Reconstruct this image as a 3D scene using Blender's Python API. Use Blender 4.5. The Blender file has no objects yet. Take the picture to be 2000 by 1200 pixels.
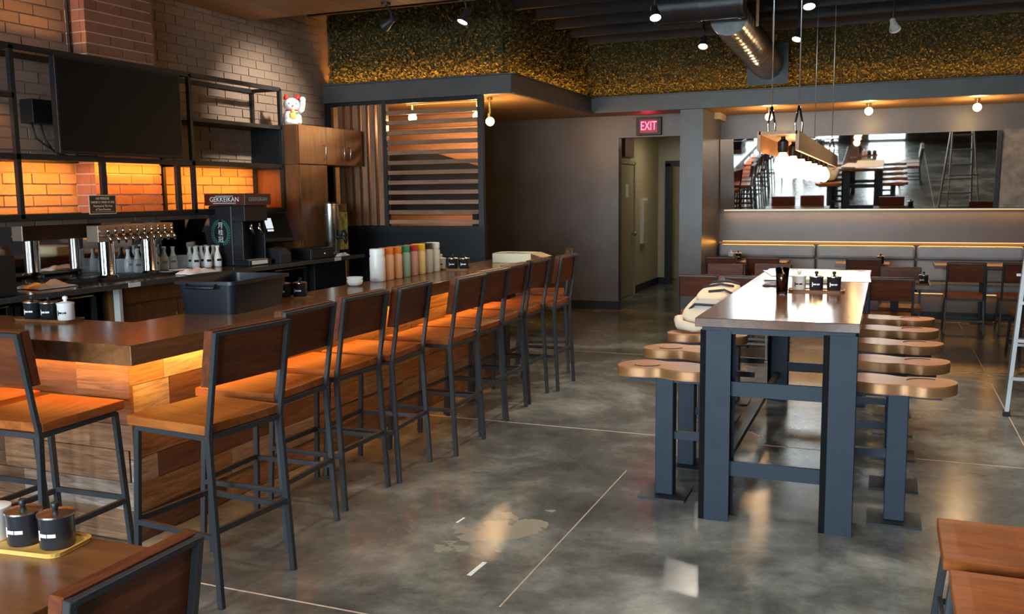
import bpy, math, random
from mathutils import Vector, Matrix, noise as mnoise
R = random.Random(7)
PI = math.pi
sc = bpy.context.scene
COL = sc.collection

# ------------------------------------------------------------------ camera
F, YAW, PITCH, ROLL, H = 1779.0, math.radians(-22.37), math.radians(-7.07), math.radians(-0.70), 1.70
fwd = Vector((math.sin(YAW)*math.cos(PITCH), math.cos(YAW)*math.cos(PITCH), math.sin(PITCH)))
rgt0 = Vector((math.cos(YAW), -math.sin(YAW), 0)); up0 = rgt0.cross(fwd)
rgt = rgt0*math.cos(ROLL)+up0*math.sin(ROLL); upv = up0*math.cos(ROLL)-rgt0*math.sin(ROLL)
cam = bpy.data.cameras.new('camera'); cam.sensor_width = 36; cam.lens = F/2000*36; cam.clip_start = .05
camo = bpy.data.objects.new('camera', cam); COL.objects.link(camo); sc.camera = camo
camo.matrix_world = Matrix((( rgt.x, upv.x, -fwd.x, 0), (rgt.y, upv.y, -fwd.y, 0), (rgt.z, upv.z, -fwd.z, H), (0, 0, 0, 1)))

# ------------------------------------------------------------------ sky, exposure
w = bpy.data.worlds.new('world'); sc.world = w; w.use_nodes = True
bg = w.node_tree.nodes['Background']; bg.inputs[0].default_value = (.78, .89, 1, 1); bg.inputs[1].default_value = 42
vs = sc.view_settings; vs.view_transform = 'Standard'; vs.look = 'None'; vs.gamma = 1; vs.use_curve_mapping = False; vs.exposure = 0.0
cy = sc.cycles; cy.caustics_reflective = False; cy.caustics_refractive = False; cy.sample_clamp_indirect = 6
cy.max_bounces = 8; cy.diffuse_bounces = 4; cy.glossy_bounces = 4; cy.transmission_bounces = 6; cy.transparent_max_bounces = 12

def light(name, kind, loc, power, col, parent=None, size=None, rot=(0, 0, 0), spot=None, rad=.03, spread=None):
    l = bpy.data.lights.new(name, kind); l.energy = power; l.color = col
    if kind == 'AREA':
        l.shape = 'RECTANGLE'; l.size, l.size_y = size
        if spread: l.spread = spread
    else: l.shadow_soft_size = rad
    if spot: l.spot_size, l.spot_blend = spot
    o = bpy.data.objects.new(name, l); COL.objects.link(o); o.location = loc; o.rotation_euler = rot
    if parent: o.parent = parent
    return o
AMB = (1, .40, .055); DEEP = (1, .33, .03); WARM = (1, .62, .28); DAY = (.78, .88, 1)
# window portals (guide the daylight through the glass)
for nm, cx, cz, sx, sz in (('portal_window', -3.35, 1.7, 3.7, 3.2), ('portal_door', -.1, 1.5, 1.1, 3.0)):
    p = light(nm, 'AREA', (cx, -4.02, cz), 1, (1, 1, 1), size=(sx, sz), rot=(PI/2, 0, 0)); p.data.cycles.is_portal = True

# ------------------------------------------------------------------ materials
MATS = {}
def newmat(name):
    m = bpy.data.materials.new(name); m.use_nodes = True; MATS[name] = m
    return m, m.node_tree.nodes, m.node_tree.links, m.node_tree.nodes['Principled BSDF']
def plain(name, col, rough=.5, metal=0, spec=.5, emis=None, es=0, noise=0, nscale=20, bump=0, trans=0, coat=0, alpha=1):
    m, N, L, b = newmat(name)
    b.inputs['Base Color'].default_value = (*col, 1); b.inputs['Roughness'].default_value = rough
    b.inputs['Metallic'].default_value = metal; b.inputs['Specular IOR Level'].default_value = spec
    b.inputs['Transmission Weight'].default_value = trans; b.inputs['Coat Weight'].default_value = coat
    b.inputs['Alpha'].default_value = alpha
    if emis: b.inputs['Emission Color'].default_value = (*emis, 1); b.inputs['Emission Strength'].default_value = es
    if noise or bump:
        t = N.new('ShaderNodeTexCoord'); n = N.new('ShaderNodeTexNoise'); n.inputs['Scale'].default_value = nscale; n.inputs['Detail'].default_value = 6
        L.new(t.outputs['Object'], n.inputs['Vector'])
        if noise:
            r = N.new('ShaderNodeValToRGB'); r.color_ramp.elements[0].position = .3; r.color_ramp.elements[1].position = .7
            r.color_ramp.elements[0].color = (*[c*(1-noise) for c in col], 1); r.color_ramp.elements[1].color = (*[min(1, c*(1+noise)) for c in col], 1)
            L.new(n.outputs['Fac'], r.inputs['Fac']); L.new(r.outputs['Color'], b.inputs['Base Color'])
        if bump:
            bp = N.new('ShaderNodeBump'); bp.inputs['Strength'].default_value = bump; bp.inputs['Distance'].default_value = .01
            L.new(n.outputs['Fac'], bp.inputs['Height']); L.new(bp.outputs['Normal'], b.inputs['Normal'])
    return m
def wood(name, cols, rough=.4, scale=(3, 30, 30), coat=0, vary=.25, bump=.15, bands=0, spec=.5):
    """grain runs along the axis with the small scale; every object takes its own offset and tone"""
    m, N, L, b = newmat(name)
    t = N.new('ShaderNodeTexCoord'); oi = N.new('ShaderNodeObjectInfo')
    mul = N.new('ShaderNodeVectorMath'); mul.operation = 'MULTIPLY_ADD'; cmb = N.new('ShaderNodeCombineXYZ')
    for i in range(3): L.new(oi.outputs['Random'], cmb.inputs[i])
    mul.inputs[1].default_value = (17, 31, 23); L.new(cmb.outputs[0], mul.inputs[0]); L.new(t.outputs['Object'], mul.inputs[2])
    mp = N.new('ShaderNodeMapping'); mp.inputs['Scale'].default_value = scale; L.new(mul.outputs[0], mp.inputs['Vector'])
    n = N.new('ShaderNodeTexNoise'); n.inputs['Scale'].default_value = 1; n.inputs['Detail'].default_value = 7; n.inputs['Roughness'].default_value = .62; n.inputs['Distortion'].default_value = .8
    L.new(mp.outputs[0], n.inputs['Vector'])
    r = N.new('ShaderNodeValToRGB'); e = r.color_ramp.elements
    e[0].position = .28; e[1].position = .75
    while len(e) < len(cols): e.new(.5)
    for i, c in enumerate(cols): e[i].position = .28+.47*i/(len(cols)-1); e[i].color = (*c, 1)
    L.new(n.outputs['Fac'], r.inputs['Fac'])
    hv = N.new('ShaderNodeHueSaturation'); mr = N.new('ShaderNodeMapRange'); mr.inputs[3].default_value = 1-vary; mr.inputs[4].default_value = 1+vary
    src = oi.outputs['Random']
    if bands:   # glued staves: a tone per strip
        sep = N.new('ShaderNodeSeparateXYZ'); L.new(mul.outputs[0], sep.inputs[0])
        ml = N.new('ShaderNodeMath'); ml.operation = 'MULTIPLY'; ml.inputs[1].default_value = bands; L.new(sep.outputs[1], ml.inputs[0])
        fl = N.new('ShaderNodeMath'); fl.operation = 'FLOOR'; L.new(ml.outputs[0], fl.inputs[0])
        wn = N.new('ShaderNodeTexWhiteNoise'); wn.noise_dimensions = '1D'; L.new(fl.outputs[0], wn.inputs['W']); src = wn.outputs['Value']
    L.new(src, mr.inputs[0]); L.new(mr.outputs[0], hv.inputs['Value']); L.new(r.outputs['Color'], hv.inputs['Color']); L.new(hv.outputs['Color'], b.inputs['Base Color'])
    b.inputs['Roughness'].default_value = rough; b.inputs['Specular IOR Level'].default_value = spec; b.inputs['Coat Weight'].default_value = coat; b.inputs['Coat Roughness'].default_value = .12
    bp = N.new('ShaderNodeBump'); bp.inputs['Strength'].default_value = bump; bp.inputs['Distance'].default_value = .004
    L.new(n.outputs['Fac'], bp.inputs['Height']); L.new(bp.outputs['Normal'], b.inputs['Normal'])
    return m
RED = [(.15, .036, .007), (.27, .072, .014), (.37, .115, .024)]
wood('seat_wood', RED, .38, (22, 3, 22), vary=.12, bands=9, spec=.28)
wood('shaded_back_wood', [(.055, .014, .006), (.11, .029, .010), (.17, .048, .016)], .42, (3, 22, 22), vary=.15, spec=.25)  # darker copy of the seat wood, backrest shade put into its colour
wood('bar_top_wood', [(.085, .036, .014), (.15, .062, .023), (.22, .095, .036)], .2, (14, 1.6, 14), vary=.04, bump=.05)
wood('table_top_wood', [(.06, .024, .012), (.10, .04, .018), (.15, .062, .026)], .15, (12, 2, 12), vary=.05, bump=.08)
wood('dark_table_wood', [(.09, .035, .012), (.15, .06, .02), (.21, .09, .03)], .28, (3, 16, 16), vary=.05, bump=.06)
wood('stool_wood', [(.22, .075, .018), (.34, .125, .032), (.45, .18, .05)], .33, (3, 18, 18), vary=.1)
wood('cabinet_wood', [(.12, .044, .014), (.19, .072, .022), (.26, .10, .031)], .42, (18, 18, 2.2), vary=.1)
wood('slat_wood', [(.20, .10, .055), (.30, .16, .09), (.40, .22, .13)], .5, (3, 20, 20), vary=.2)
wood('slat_wood_upright', [(.20, .10, .055), (.30, .16, .09), (.38, .20, .11)], .5, (20, 20, 2.5), vary=.2)
wood('canopy_wood', [(.26, .12, .04), (.34, .16, .055), (.42, .21, .07)], .5, (14, 2, 14), vary=.2, bands=0)
wood('fixture_wood', [(.30, .14, .06), (.40, .2, .09), (.48, .25, .12)], .5, (14, 2, 14), vary=.1)
wood('brown_tray_wood', [(.16, .065, .02), (.22, .095, .03), (.28, .12, .04)], .4, (3, 14, 14), vary=.08)
wood('tray_wood', [(.55, .30, .07), (.66, .38, .10), (.74, .46, .14)], .4, (3, 14, 14), vary=.08)

def reclaimed():
    m, N, L, b = newmat('reclaimed_wood')
    t = N.new('ShaderNodeTexCoord'); oi = N.new('ShaderNodeObjectInfo')
    cmb = N.new('ShaderNodeCombineXYZ'); [L.new(oi.outputs['Random'], cmb.inputs[i]) for i in range(3)]
    mul = N.new('ShaderNodeVectorMath'); mul.operation = 'MULTIPLY_ADD'; mul.inputs[1].default_value = (13, 37, 29)
    L.new(cmb.outputs[0], mul.inputs[0]); L.new(t.outputs['Object'], mul.inputs[2])
    mp = N.new('ShaderNodeMapping'); mp.inputs['Scale'].default_value = (2.2, 2.2, 26); L.new(mul.outputs[0], mp.inputs['Vector'])
    n = N.new('ShaderNodeTexNoise'); n.inputs['Scale'].default_value = 1.3; n.inputs['Detail'].default_value = 9; n.inputs['Roughness'].default_value = .68; n.inputs['Distortion'].default_value = 1.2; L.new(mp.outputs[0], n.inputs['Vector'])
    n2 = N.new('ShaderNodeTexNoise'); n2.inputs['Scale'].default_value = 2.2; n2.inputs['Detail'].default_value = 3; L.new(mul.outputs[0], n2.inputs['Vector'])
    tone = N.new('ShaderNodeValToRGB'); e = tone.color_ramp.elements; tone.color_ramp.interpolation = 'CONSTANT'
    cs = [(.13, .075, .042), (.17, .135, .11), (.085, .042, .024), (.24, .20, .17), (.17, .095, .05), (.20, .115, .06), (.14, .115, .095)]
    for i in range(len(cs)-2): e.new(.5)
    for i, c in enumerate(cs): e[i].position = i/len(cs); e[i].color = (*c, 1)
    L.new(oi.outputs['Random'], tone.inputs['Fac'])
    g = N.new('ShaderNodeValToRGB'); g.color_ramp.elements[0].position = .3; g.color_ramp.elements[1].position = .68
    g.color_ramp.elements[0].color = (.28, .24, .22, 1); g.color_ramp.elements[1].color = (1.35, 1.3, 1.25, 1); L.new(n.outputs['Fac'], g.inputs['Fac'])
    mx = N.new('ShaderNodeMix'); mx.data_type = 'RGBA'; mx.blend_type = 'MULTIPLY'; mx.inputs[0].default_value = 1
    L.new(tone.outputs['Color'], mx.inputs[6]); L.new(g.outputs['Color'], mx.inputs[7])
    L.new(mx.outputs[2], b.inputs['Base Color']); b.inputs['Roughness'].default_value = .5
    bp = N.new('ShaderNodeBump'); bp.inputs['Strength'].default_value = .4; bp.inputs['Distance'].default_value = .004
    L.new(n.outputs['Fac'], bp.inputs['Height']); L.new(bp.outputs['Normal'], b.inputs['Normal'])
reclaimed()

def floor_mat():
    m, N, L, b = newmat('polished_concrete')
    t = N.new('ShaderNodeTexCoord')
    n1 = N.new('ShaderNodeTexNoise'); n1.inputs['Scale'].default_value = .9; n1.inputs['Detail'].default_value = 9; n1.inputs['Roughness'].default_value = .68; n1.inputs['Distortion'].default_value = .25
    n2 = N.new('ShaderNodeTexNoise'); n2.inputs['Scale'].default_value = 5; n2.inputs['Detail'].default_value = 8; n2.inputs['Roughness'].default_value = .7
    for n in (n1, n2): L.new(t.outputs['Object'], n.inputs['Vector'])
    r1 = N.new('ShaderNodeValToRGB'); e = r1.color_ramp.elements; e[0].position = .36; e[1].position = .66; e.new(.5)
    e[0].color = (.050, .053, .052, 1); e[1].color = (.128, .133, .124, 1); e[2].color = (.32, .325, .30, 1)
    L.new(n1.outputs['Fac'], r1.inputs['Fac'])
    r2 = N.new('ShaderNodeValToRGB'); r2.color_ramp.elements[0].position = .3; r2.color_ramp.elements[1].position = .72
    r2.color_ramp.elements[0].color = (.84, .84, .84, 1); r2.color_ramp.elements[1].color = (1.14, 1.14, 1.12, 1); L.new(n2.outputs['Fac'], r2.inputs['Fac'])
    mx = N.new('ShaderNodeMix'); mx.data_type = 'RGBA'; mx.blend_type = 'MULTIPLY'; mx.inputs[0].default_value = 1
    L.new(r1.outputs['Color'], mx.inputs[6]); L.new(r2.outputs['Color'], mx.inputs[7])
    # scraped bare patch near (-1.72, 4.09) with a ragged rim
    n3 = N.new('ShaderNodeTexNoise'); n3.inputs['Scale'].default_value = 7; n3.inputs['Detail'].default_value = 6; L.new(t.outputs['Object'], n3.inputs['Vector'])
    mp = N.new('ShaderNodeMapping'); mp.vector_type = 'TEXTURE'; mp.inputs['Location'].default_value = (-1.76, 4.10, 0); mp.inputs['Rotation'].default_value = (0, 0, .9); mp.inputs['Scale'].default_value = (.34, .20, 1)
    L.new(t.outputs['Object'], mp.inputs['Vector'])
    ln = N.new('ShaderNodeVectorMath'); ln.operation = 'LENGTH'; L.new(mp.outputs[0], ln.inputs[0])
    ad = N.new('ShaderNodeMath'); ad.operation = 'MULTIPLY_ADD'; ad.inputs[1].default_value = 3.4; L.new(n3.outputs['Fac'], ad.inputs[0]); L.new(ln.outputs['Value'], ad.inputs[2])
    lt = N.new('ShaderNodeMath'); lt.operation = 'LESS_THAN'; lt.inputs[1].default_value = 2.42; L.new(ad.outputs[0], lt.inputs[0])
    mx2 = N.new('ShaderNodeMix'); mx2.data_type = 'RGBA'; mx2.inputs[7].default_value = (.34, .31, .25, 1)
    L.new(lt.outputs[0], mx2.inputs[0]); L.new(mx.outputs[2], mx2.inputs[6]); L.new(mx2.outputs[2], b.inputs['Base Color'])
    rr = N.new('ShaderNodeMapRange'); rr.inputs[3].default_value = .17; rr.inputs[4].default_value = .27; L.new(n2.outputs['Fac'], rr.inputs[0]); L.new(rr.outputs[0], b.inputs['Roughness'])
    b.inputs['Specular IOR Level'].default_value = .5
    bp = N.new('ShaderNodeBump'); bp.inputs['Strength'].default_value = .02; bp.inputs['Distance'].default_value = .006; L.new(n2.outputs['Fac'], bp.inputs['Height']); L.new(bp.outputs['Normal'], b.inputs['Normal'])
floor_mat()
def brickmat(name, c, vary, rough=.75):
    m, N, L, b = newmat(name)
    oi = N.new('ShaderNodeObjectInfo'); t = N.new('ShaderNodeTexCoord'); n = N.new('ShaderNodeTexNoise'); n.inputs['Scale'].default_value = 30; n.inputs['Detail'].default_value = 5
    L.new(t.outputs['Object'], n.inputs['Vector'])
    hv = N.new('ShaderNodeHueSaturation'); hv.inputs['Color'].default_value = (*c, 1)
    ad = N.new('ShaderNodeMath'); ad.operation = 'ADD'; L.new(oi.outputs['Random'], ad.inputs[0]); L.new(n.outputs['Fac'], ad.inputs[1])
    mr = N.new('ShaderNodeMapRange'); mr.inputs[1].default_value = .3; mr.inputs[2].default_value = 1.7; mr.inputs[3].default_value = 1-vary; mr.inputs[4].default_value = 1+vary
    L.new(ad.outputs[0], mr.inputs[0]); L.new(mr.outputs[0], hv.inputs['Value']); L.new(hv.outputs['Color'], b.inputs['Base Color']); b.inputs['Roughness'].default_value = rough
    bp = N.new('ShaderNodeBump'); bp.inputs['Strength'].default_value = .5; bp.inputs['Distance'].default_value = .006; L.new(n.outputs['Fac'], bp.inputs['Height']); L.new(bp.outputs['Normal'], b.inputs['Normal'])
brickmat('painted_brick', (.30, .215, .165), .14); brickmat('red_brick', (.26, .115, .075), .25)
plain('painted_mortar', (.25, .18, .135), .85, noise=.1, nscale=8); plain('pale_mortar', (.52, .38, .29), .85, noise=.15, nscale=25)
plain('plaster_grey', (.098, .094, .098), .36, noise=.14, nscale=3, bump=.08)
plain('plaster_dark', (.03, .03, .032), .6, noise=.1)
plain('fascia_steel', (.095, .094, .092), .42, noise=.12, nscale=4)
plain('steel', (.022, .024, .028), .42, noise=.1, nscale=9)
plain('table_steel', (.018, .027, .043), .5, spec=.25, noise=.08, nscale=7)
plain('black_steel', (.014, .015, .017), .45, spec=.35); plain('flat_black', (.004, .004, .005), .7, spec=.1)
plain('black_plastic', (.010, .011, .013), .42, spec=.35)
plain('tub_plastic', (.009, .011, .016), .38, spec=.35, bump=.05, nscale=300)
plain('screen', (.005, .005, .006), .4, spec=.15)
plain('chrome', (.75, .76, .78), .1, metal=1); plain('brushed_steel', (.62, .60, .55), .24, metal=1)
plain('galvanised', (.55, .56, .58), .28, metal=1, noise=.2, nscale=12); plain('alu', (.62, .63, .65), .42, metal=1)
plain('mirror', (.58, .55, .52), .02, metal=1); plain('mirror_dim', (.6, .57, .54), .04, metal=1)
plain('white_ceramic', (.82, .81, .78), .18); plain('white_plastic', (.85, .84, .80), .4); plain('white_paper', (.86, .85, .82), .8)
plain('black_ceramic', (.018, .02, .026), .22); plain('label_white', (.85, .85, .85), .6); plain('cloth_white', (.88, .88, .86), .9, bump=.3, nscale=60)
plain('hedge_green', (.082, .078, .034), .8, spec=.1, noise=.5, nscale=40); plain('hedge_back', (.03, .035, .016), .9)
plain('beige_wall', (.50, .44, .31), .6); plain('beige_door', (.40, .36, .27), .5)
plain('joist_black', (.022, .021, .022), .6, noise=.15); plain('deck_black', (.018, .017, .018), .8)
plain('rubber', (.02, .02, .02), .7); plain('cushion', (.34, .36, .40), .45, noise=.06, nscale=5)
plain('granite', (.075, .066, .060), .12, noise=.25, nscale=90)
plain('brass', (.55, .40, .16), .25, metal=1); plain('cardboard', (.90, .80, .56), .75); plain('cardboard_inside', (.62, .45, .22), .8)  # cardboard tone raised, the spotlight on the box is put into its colour
plain('cream_canvas', (.66, .58, .44), .85, bump=.2, nscale=80); plain('strap', (.02, .022, .03), .7); plain('mesh_grey', (.42, .42, .42), .9)
plain('cola', (.05, .012, .006), .08, spec=.6); plain('glass_clear', (1, 1, 1), .03, trans=1)
plain('green_cover', (.05, .12, .06), .6); plain('orange_lid', (.85, .20, .02), .4); plain('green_lid', (.02, .28, .10), .4); plain('red_lid', (.5, .02, .02), .4)
plain('yellow_lid', (.85, .50, .02), .4); plain('black_lid', (.02, .015, .012), .4); plain('clay_lid', (.55, .12, .04), .4)
for nm, c in (('white', (.80, .78, .72)), ('orange', (.80, .42, .22)), ('green', (.30, .46, .34)), ('red', (.60, .30, .27)), ('yellow', (.80, .60, .25)), ('dark', (.50, .48, .42)), ('cream', (.72, .70, .60))):
    plain('jug_'+nm, c, .35)
plain('cat_red', (.55, .02, .02), .3); plain('cat_gold', (.62, .45, .10), .35); plain('cat_green', (.10, .32, .12), .4); plain('wreath_green', (.02, .20, .13), .5)
plain('led', (.9, .5, .2), .5, emis=AMB, es=1.6); plain('bulb_glow', (1, .8, .5), .3, emis=(1, .60, .24), es=12); plain('spot_glow', (1, 1, 1), .3, emis=(1, .93, .82), es=40)
plain('exit_red', (.6, .02, .04), .4, emis=(1, .06, .16), es=7); plain('exit_dim', (.08, .01, .012), .4, emis=(1, .02, .08), es=.12)
plain('screen_lit', (.3, .3, .3), .4, emis=(.8, .9, 1), es=.9); plain('hall_lamp', (1, 1, 1), .4, emis=(1, .88, .6), es=1.2)
plain('sign_brown', (.06, .02, .012), .4); plain('sign_cream', (.80, .66, .46), .5); plain('asphalt', (.25, .25, .25), .9, noise=.2, nscale=2)
plain('poster', (.42, .40, .10), .5, noise=.8, nscale=14); plain('picture_red', (.24, .09, .05), .5); plain('copper', (.50, .25, .12), .42, metal=1)
plain('tap_metal', (.42, .31, .25), .3, metal=.8); plain('seat_edge', (.34, .17, .075), .34, metal=.55); plain('ladder_alu', (.36, .36, .37), .5, metal=1); plain('ink', (.03, .02, .015), .6); plain('navy', (.04, .04, .10), .6); plain('stone_wall', (.20, .19, .185), .7, noise=.35, nscale=9, bump=.4); plain('amber_glow_tint', (.45, .25, .09), .5)  # amber of soffit and booth ledge is lamp glow put into the colour
def glassy(name, tint, gloss):
    m = bpy.data.materials.new(name); m.use_nodes = True; N = m.node_tree.nodes; L = m.node_tree.links; N.remove(N['Principled BSDF']); MATS[name] = m
    tr = N.new('ShaderNodeBsdfTransparent'); tr.inputs[0].default_value = (*tint, 1); g = N.new('ShaderNodeBsdfGlossy'); g.inputs['Roughness'].default_value = .03
    fr = N.new('ShaderNodeFresnel'); fr.inputs[0].default_value = gloss; mx = N.new('ShaderNodeMixShader')
    L.new(fr.outputs[0], mx.inputs[0]); L.new(tr.outputs[0], mx.inputs[1]); L.new(g.outputs[0], mx.inputs[2]); L.new(mx.outputs[0], N['Material Output'].inputs[0])
glassy('pane', (.93, .96, .95), 1.45); glassy('tumbler', (.86, .86, .86), 1.5); plain('bin_clear', (.80, .88, .92), .25, alpha=.16); glassy('cooler_glass', (.35, .38, .38), 1.5)

# ------------------------------------------------------------------ mesh helpers
def col4(m): return m
class MB:
    def __init__(s): s.v = []; s.f = []
    def add(s, vs, fs):
        o = len(s.v); s.v += [tuple(p) for p in vs]; s.f += [tuple(i+o for i in f) for f in fs]; return s
    def box(s, lo, hi, M=None):
        x0, y0, z0 = lo; x1, y1, z1 = hi
        v = [(x0, y0, z0), (x1, y0, z0), (x1, y1, z0), (x0, y1, z0), (x0, y0, z1), (x1, y0, z1), (x1, y1, z1), (x0, y1, z1)]
        if M is not None: v = [M @ Vector(p) for p in v]
        return s.add(v, [(0, 3, 2, 1), (4, 5, 6, 7), (0, 1, 5, 4), (1, 2, 6, 5), (2, 3, 7, 6), (3, 0, 4, 7)])
    def bar(s, a, b, wx, wy=None, up=(0, 0, 1)):
        """rectangular bar from a to b; wx across, wy along 'up'"""
        wy = wy or wx; a = Vector(a); b = Vector(b); d = (b-a).normalized(); u = Vector(up)
        if abs(d.dot(u)) > .98: u = Vector((0, 1, 0))
        x = d.cross(u).normalized(); y = x.cross(d)
        v = [p+x*(i*wx/2)+y*(j*wy/2) for p in (a, b) for i, j in ((-1, -1), (1, -1), (1, 1), (-1, 1))]
        return s.add(v, [(0, 1, 2, 3), (7, 6, 5, 4), (0, 4, 5, 1), (1, 5, 6, 2), (2, 6, 7, 3), (3, 7, 4, 0)])
    def tube(s, pts, r, n=8, cap=True):
        pts = [Vector(p) for p in pts]; rs = r if isinstance(r, (list, tuple)) else [r]*len(pts); ref = None; o = []
        for i, p in enumerate(pts):
            d = (pts[min(i+1, len(pts)-1)]-pts[max(i-1, 0)]).normalized()
            if ref is None: ref = d.orthogonal().normalized()
            ref = (ref-d*ref.dot(d)).normalized(); q = d.cross(ref)
            o += [p+(ref*math.cos(2*PI*k/n)+q*math.sin(2*PI*k/n))*rs[i] for k in range(n)]
        fs = [(i*n+k, i*n+(k+1) % n, (i+1)*n+(k+1) % n, (i+1)*n+k) for i in range(len(pts)-1) for k in range(n)]
        if cap: fs += [tuple(range(n-1, -1, -1)), tuple((len(pts)-1)*n+k for k in range(n))]
        return s.add(o, fs)
    def lathe(s, prof, c=(0, 0, 0), n=16, M=None):
        o = []; fs = []
        for r, z in prof:
            for k in range(n):
                p = Vector((r*math.cos(2*PI*k/n), r*math.sin(2*PI*k/n), z))
                if M is not None: p = M @ p
                o.append(p+Vector(c))
        m = len(prof)
        fs = [(i*n+k, i*n+(k+1) % n, (i+1)*n+(k+1) % n, (i+1)*n+k) for i in range(m-1) for k in range(n)]
        if prof[0][0] > 1e-4: fs.append(tuple(range(n-1, -1, -1)))
        if prof[-1][0] > 1e-4: fs.append(tuple((m-1)*n+k for k in range(n)))
        return s.add(o, fs)
    def prism(s, poly, h0, h1, axis='z'):
        n = len(poly); m = {'z': lambda a, b, h: (a, b, h), 'x': lambda a, b, h: (h, a, b), 'y': lambda a, b, h: (a, h, b)}[axis]
        v = [m(a, b, h0) for a, b in poly]+[m(a, b, h1) for a, b in poly]
        return s.add(v, [tuple(range(n-1, -1, -1)), tuple(range(n, 2*n))]+[(i, (i+1) % n, n+(i+1) % n, n+i) for i in range(n)])
    def ball(s, c, r, n=12, m=8, sq=(1, 1, 1)):
        pr = [(r*math.sin(PI*i/m), -r*math.cos(PI*i/m)) for i in range(m+1)]; pr[0] = (1e-5, -r); pr[-1] = (1e-5, r)
        return s.lathe(pr, c, n, Matrix.Diagonal(Vector(sq)))
    def mesh(s, name, mat, smooth=False):
        me = bpy.data.meshes.new(name); me.from_pydata(s.v, [], s.f); me.validate(); me.update()
        import bmesh
        bm = bmesh.new(); bm.from_mesh(me); bmesh.ops.recalc_face_normals(bm, faces=bm.faces); bm.to_mesh(me); bm.free()
        if mat: me.materials.append(MATS[mat])
        if smooth: me.shade_smooth()
        return me
    def build(s, name, mat, parent=None, smooth=False, bevel=0, seg=2, auto=False):
        return link(name, s.mesh(name, mat, smooth), parent, bevel, seg, smooth and auto)
def link(name, me, parent=None, bevel=0, seg=2, edgesplit=False):
    o = bpy.data.objects.new(name, me); COL.objects.link(o)
    if parent: o.parent = parent
    if bevel:
        b = o.modifiers.new('bevel', 'BEVEL'); b.width = bevel; b.segments = seg; b.limit_method = 'ANGLE'
    if edgesplit:
        e = o.modifiers.new('split', 'EDGE_SPLIT'); e.split_angle = math.radians(40)
    return o
def tag(o, label, cat, group=None):
    o['label'] = label; o['category'] = cat
    if group: o['group'] = group
    return o
def thing(name, label, cat, loc=(0, 0, 0), rz=0, group=None):
    o = bpy.data.objects.new(name, None); COL.objects.link(o); o.location = loc; o.rotation_euler = (0, 0, rz); o.empty_display_size = .1
    return tag(o, label, cat, group)
def struct(o, label=None):
    o['kind'] = 'structure'
    if label: o['label'] = label
    return o
def clone(root, loc, rz, label, group=None):
    r = root.copy(); COL.objects.link(r); r.location = loc; r.rotation_euler = (0, 0, rz); r['label'] = label
    if group: r['group'] = group
    for ch in list(root.children):
        c = ch.copy(); COL.objects.link(c); c.parent = r
        for g in list(ch.children):
            d = g.copy(); COL.objects.link(d); d.parent = c
    return r
def wbox(lo, hi): return MB().box(lo, hi)
def text(txt, size, mat, parent, M, name='lettering', align='CENTER', depth=.0006):
    cu = bpy.data.curves.new(name, 'FONT'); cu.body = txt; cu.size = size; cu.align_x = align; cu.align_y = 'CENTER'; cu.extrude = depth; cu.resolution_u = 3
    t = bpy.data.objects.new(name, cu); COL.objects.link(t); bpy.context.view_layer.update()
    me = bpy.data.meshes.new_from_object(t.evaluated_get(bpy.context.evaluated_depsgraph_get())); bpy.data.objects.remove(t); bpy.data.curves.remove(cu)
    me.transform(M); me.materials.clear(); me.materials.append(MATS[mat])
    return link(name, me, parent)
# text planes: facing -Y, facing +X, facing +Y
def faceY(x, y, z): return Matrix.Translation((x, y, z)) @ Matrix.Rotation(PI/2, 4, 'X')
def faceX(x, y, z): return Matrix.Translation((x, y, z)) @ Matrix.Rotation(PI/2, 4, 'Z') @ Matrix.Rotation(PI/2, 4, 'X')

# ------------------------------------------------------------------ the room
XL, XR, YF, YB, ZC = -6.15, 5.6, -4.0, 13.55, 3.95
fl = struct(wbox((-8, -4.3, -.2), (XR+.3, 18.2, 0)).build('floor', 'polished_concrete'), 'grey polished concrete floor with stains and saw-cut joints')
def joint(a, b): MB().bar(a, b, .007, .003).build('floor_joint', 'pale_mortar', fl)
for y in (3.045, 6.165, 9.285): joint((-3.3, y, .0006), (XR, y, .0006))
joint((.895, -4, .0006), (.895, 12.9, .0006)); joint((-1.43, 3.3, .0004), (-1.43, 5.3, .0004))
struct(wbox((-30, -30, -.35), (30, -4.3, -.06)).build('ground', 'asphalt'), 'grey pavement outside the front windows')

# left wall: real bricks on a mortar bed
wl = struct(wbox((XL-.2, YF, 0), (XL, 9.6, ZC)).build('wall_left', 'painted_mortar'), 'painted brick side wall behind the bar')
def project(p):
    d = Vector(p)-Vector((0, 0, H)); z = d.dot(fwd)
    if z < .1: return None
    return 1000+F*d.dot(rgt)/z, 600-F*d.dot(upv)/z, z
BL, BH, CH = .245, .074, .086
bm_ = wbox((0, -BL/2, -BH/2), (.012, BL/2, BH/2)).mesh('brick', 'painted_brick')
cand = []
for r in range(int((ZC-1.05)/CH)):
    z = 1.09+r*CH
    for c in range(-2, 26):
        y = 3.9+(BL+.011)*(c+.5*(r % 2))
        if y+BL/2 > 9.38 or y < 3.5: continue
        if 5.5 < y < 6.4 and z > 1.0: 
            if 5.52+BL/2 < y < 6.36-BL/2: continue
        p = project((XL, y, z)); vis = p and -40 < p[0] < 700 and -20 < p[1] < 470 and not (100 < p[0] < 340 and 130 < p[1] < 290)
        cand.append((0 if vis else 1, p[2] if p else 99, y, z))
cand.sort(); rest = MB()
for i, (v, d, y, z) in enumerate(cand):
    if i < 300:
        o = link('brick', bm_, wl); o.location = (XL+R.uniform(-.004, .002), y, z)
    else: rest.box((XL, y-BL/2, z-BH/2), (XL+.012+R.uniform(-.004, .002), y+BL/2, z+BH/2))
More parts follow.
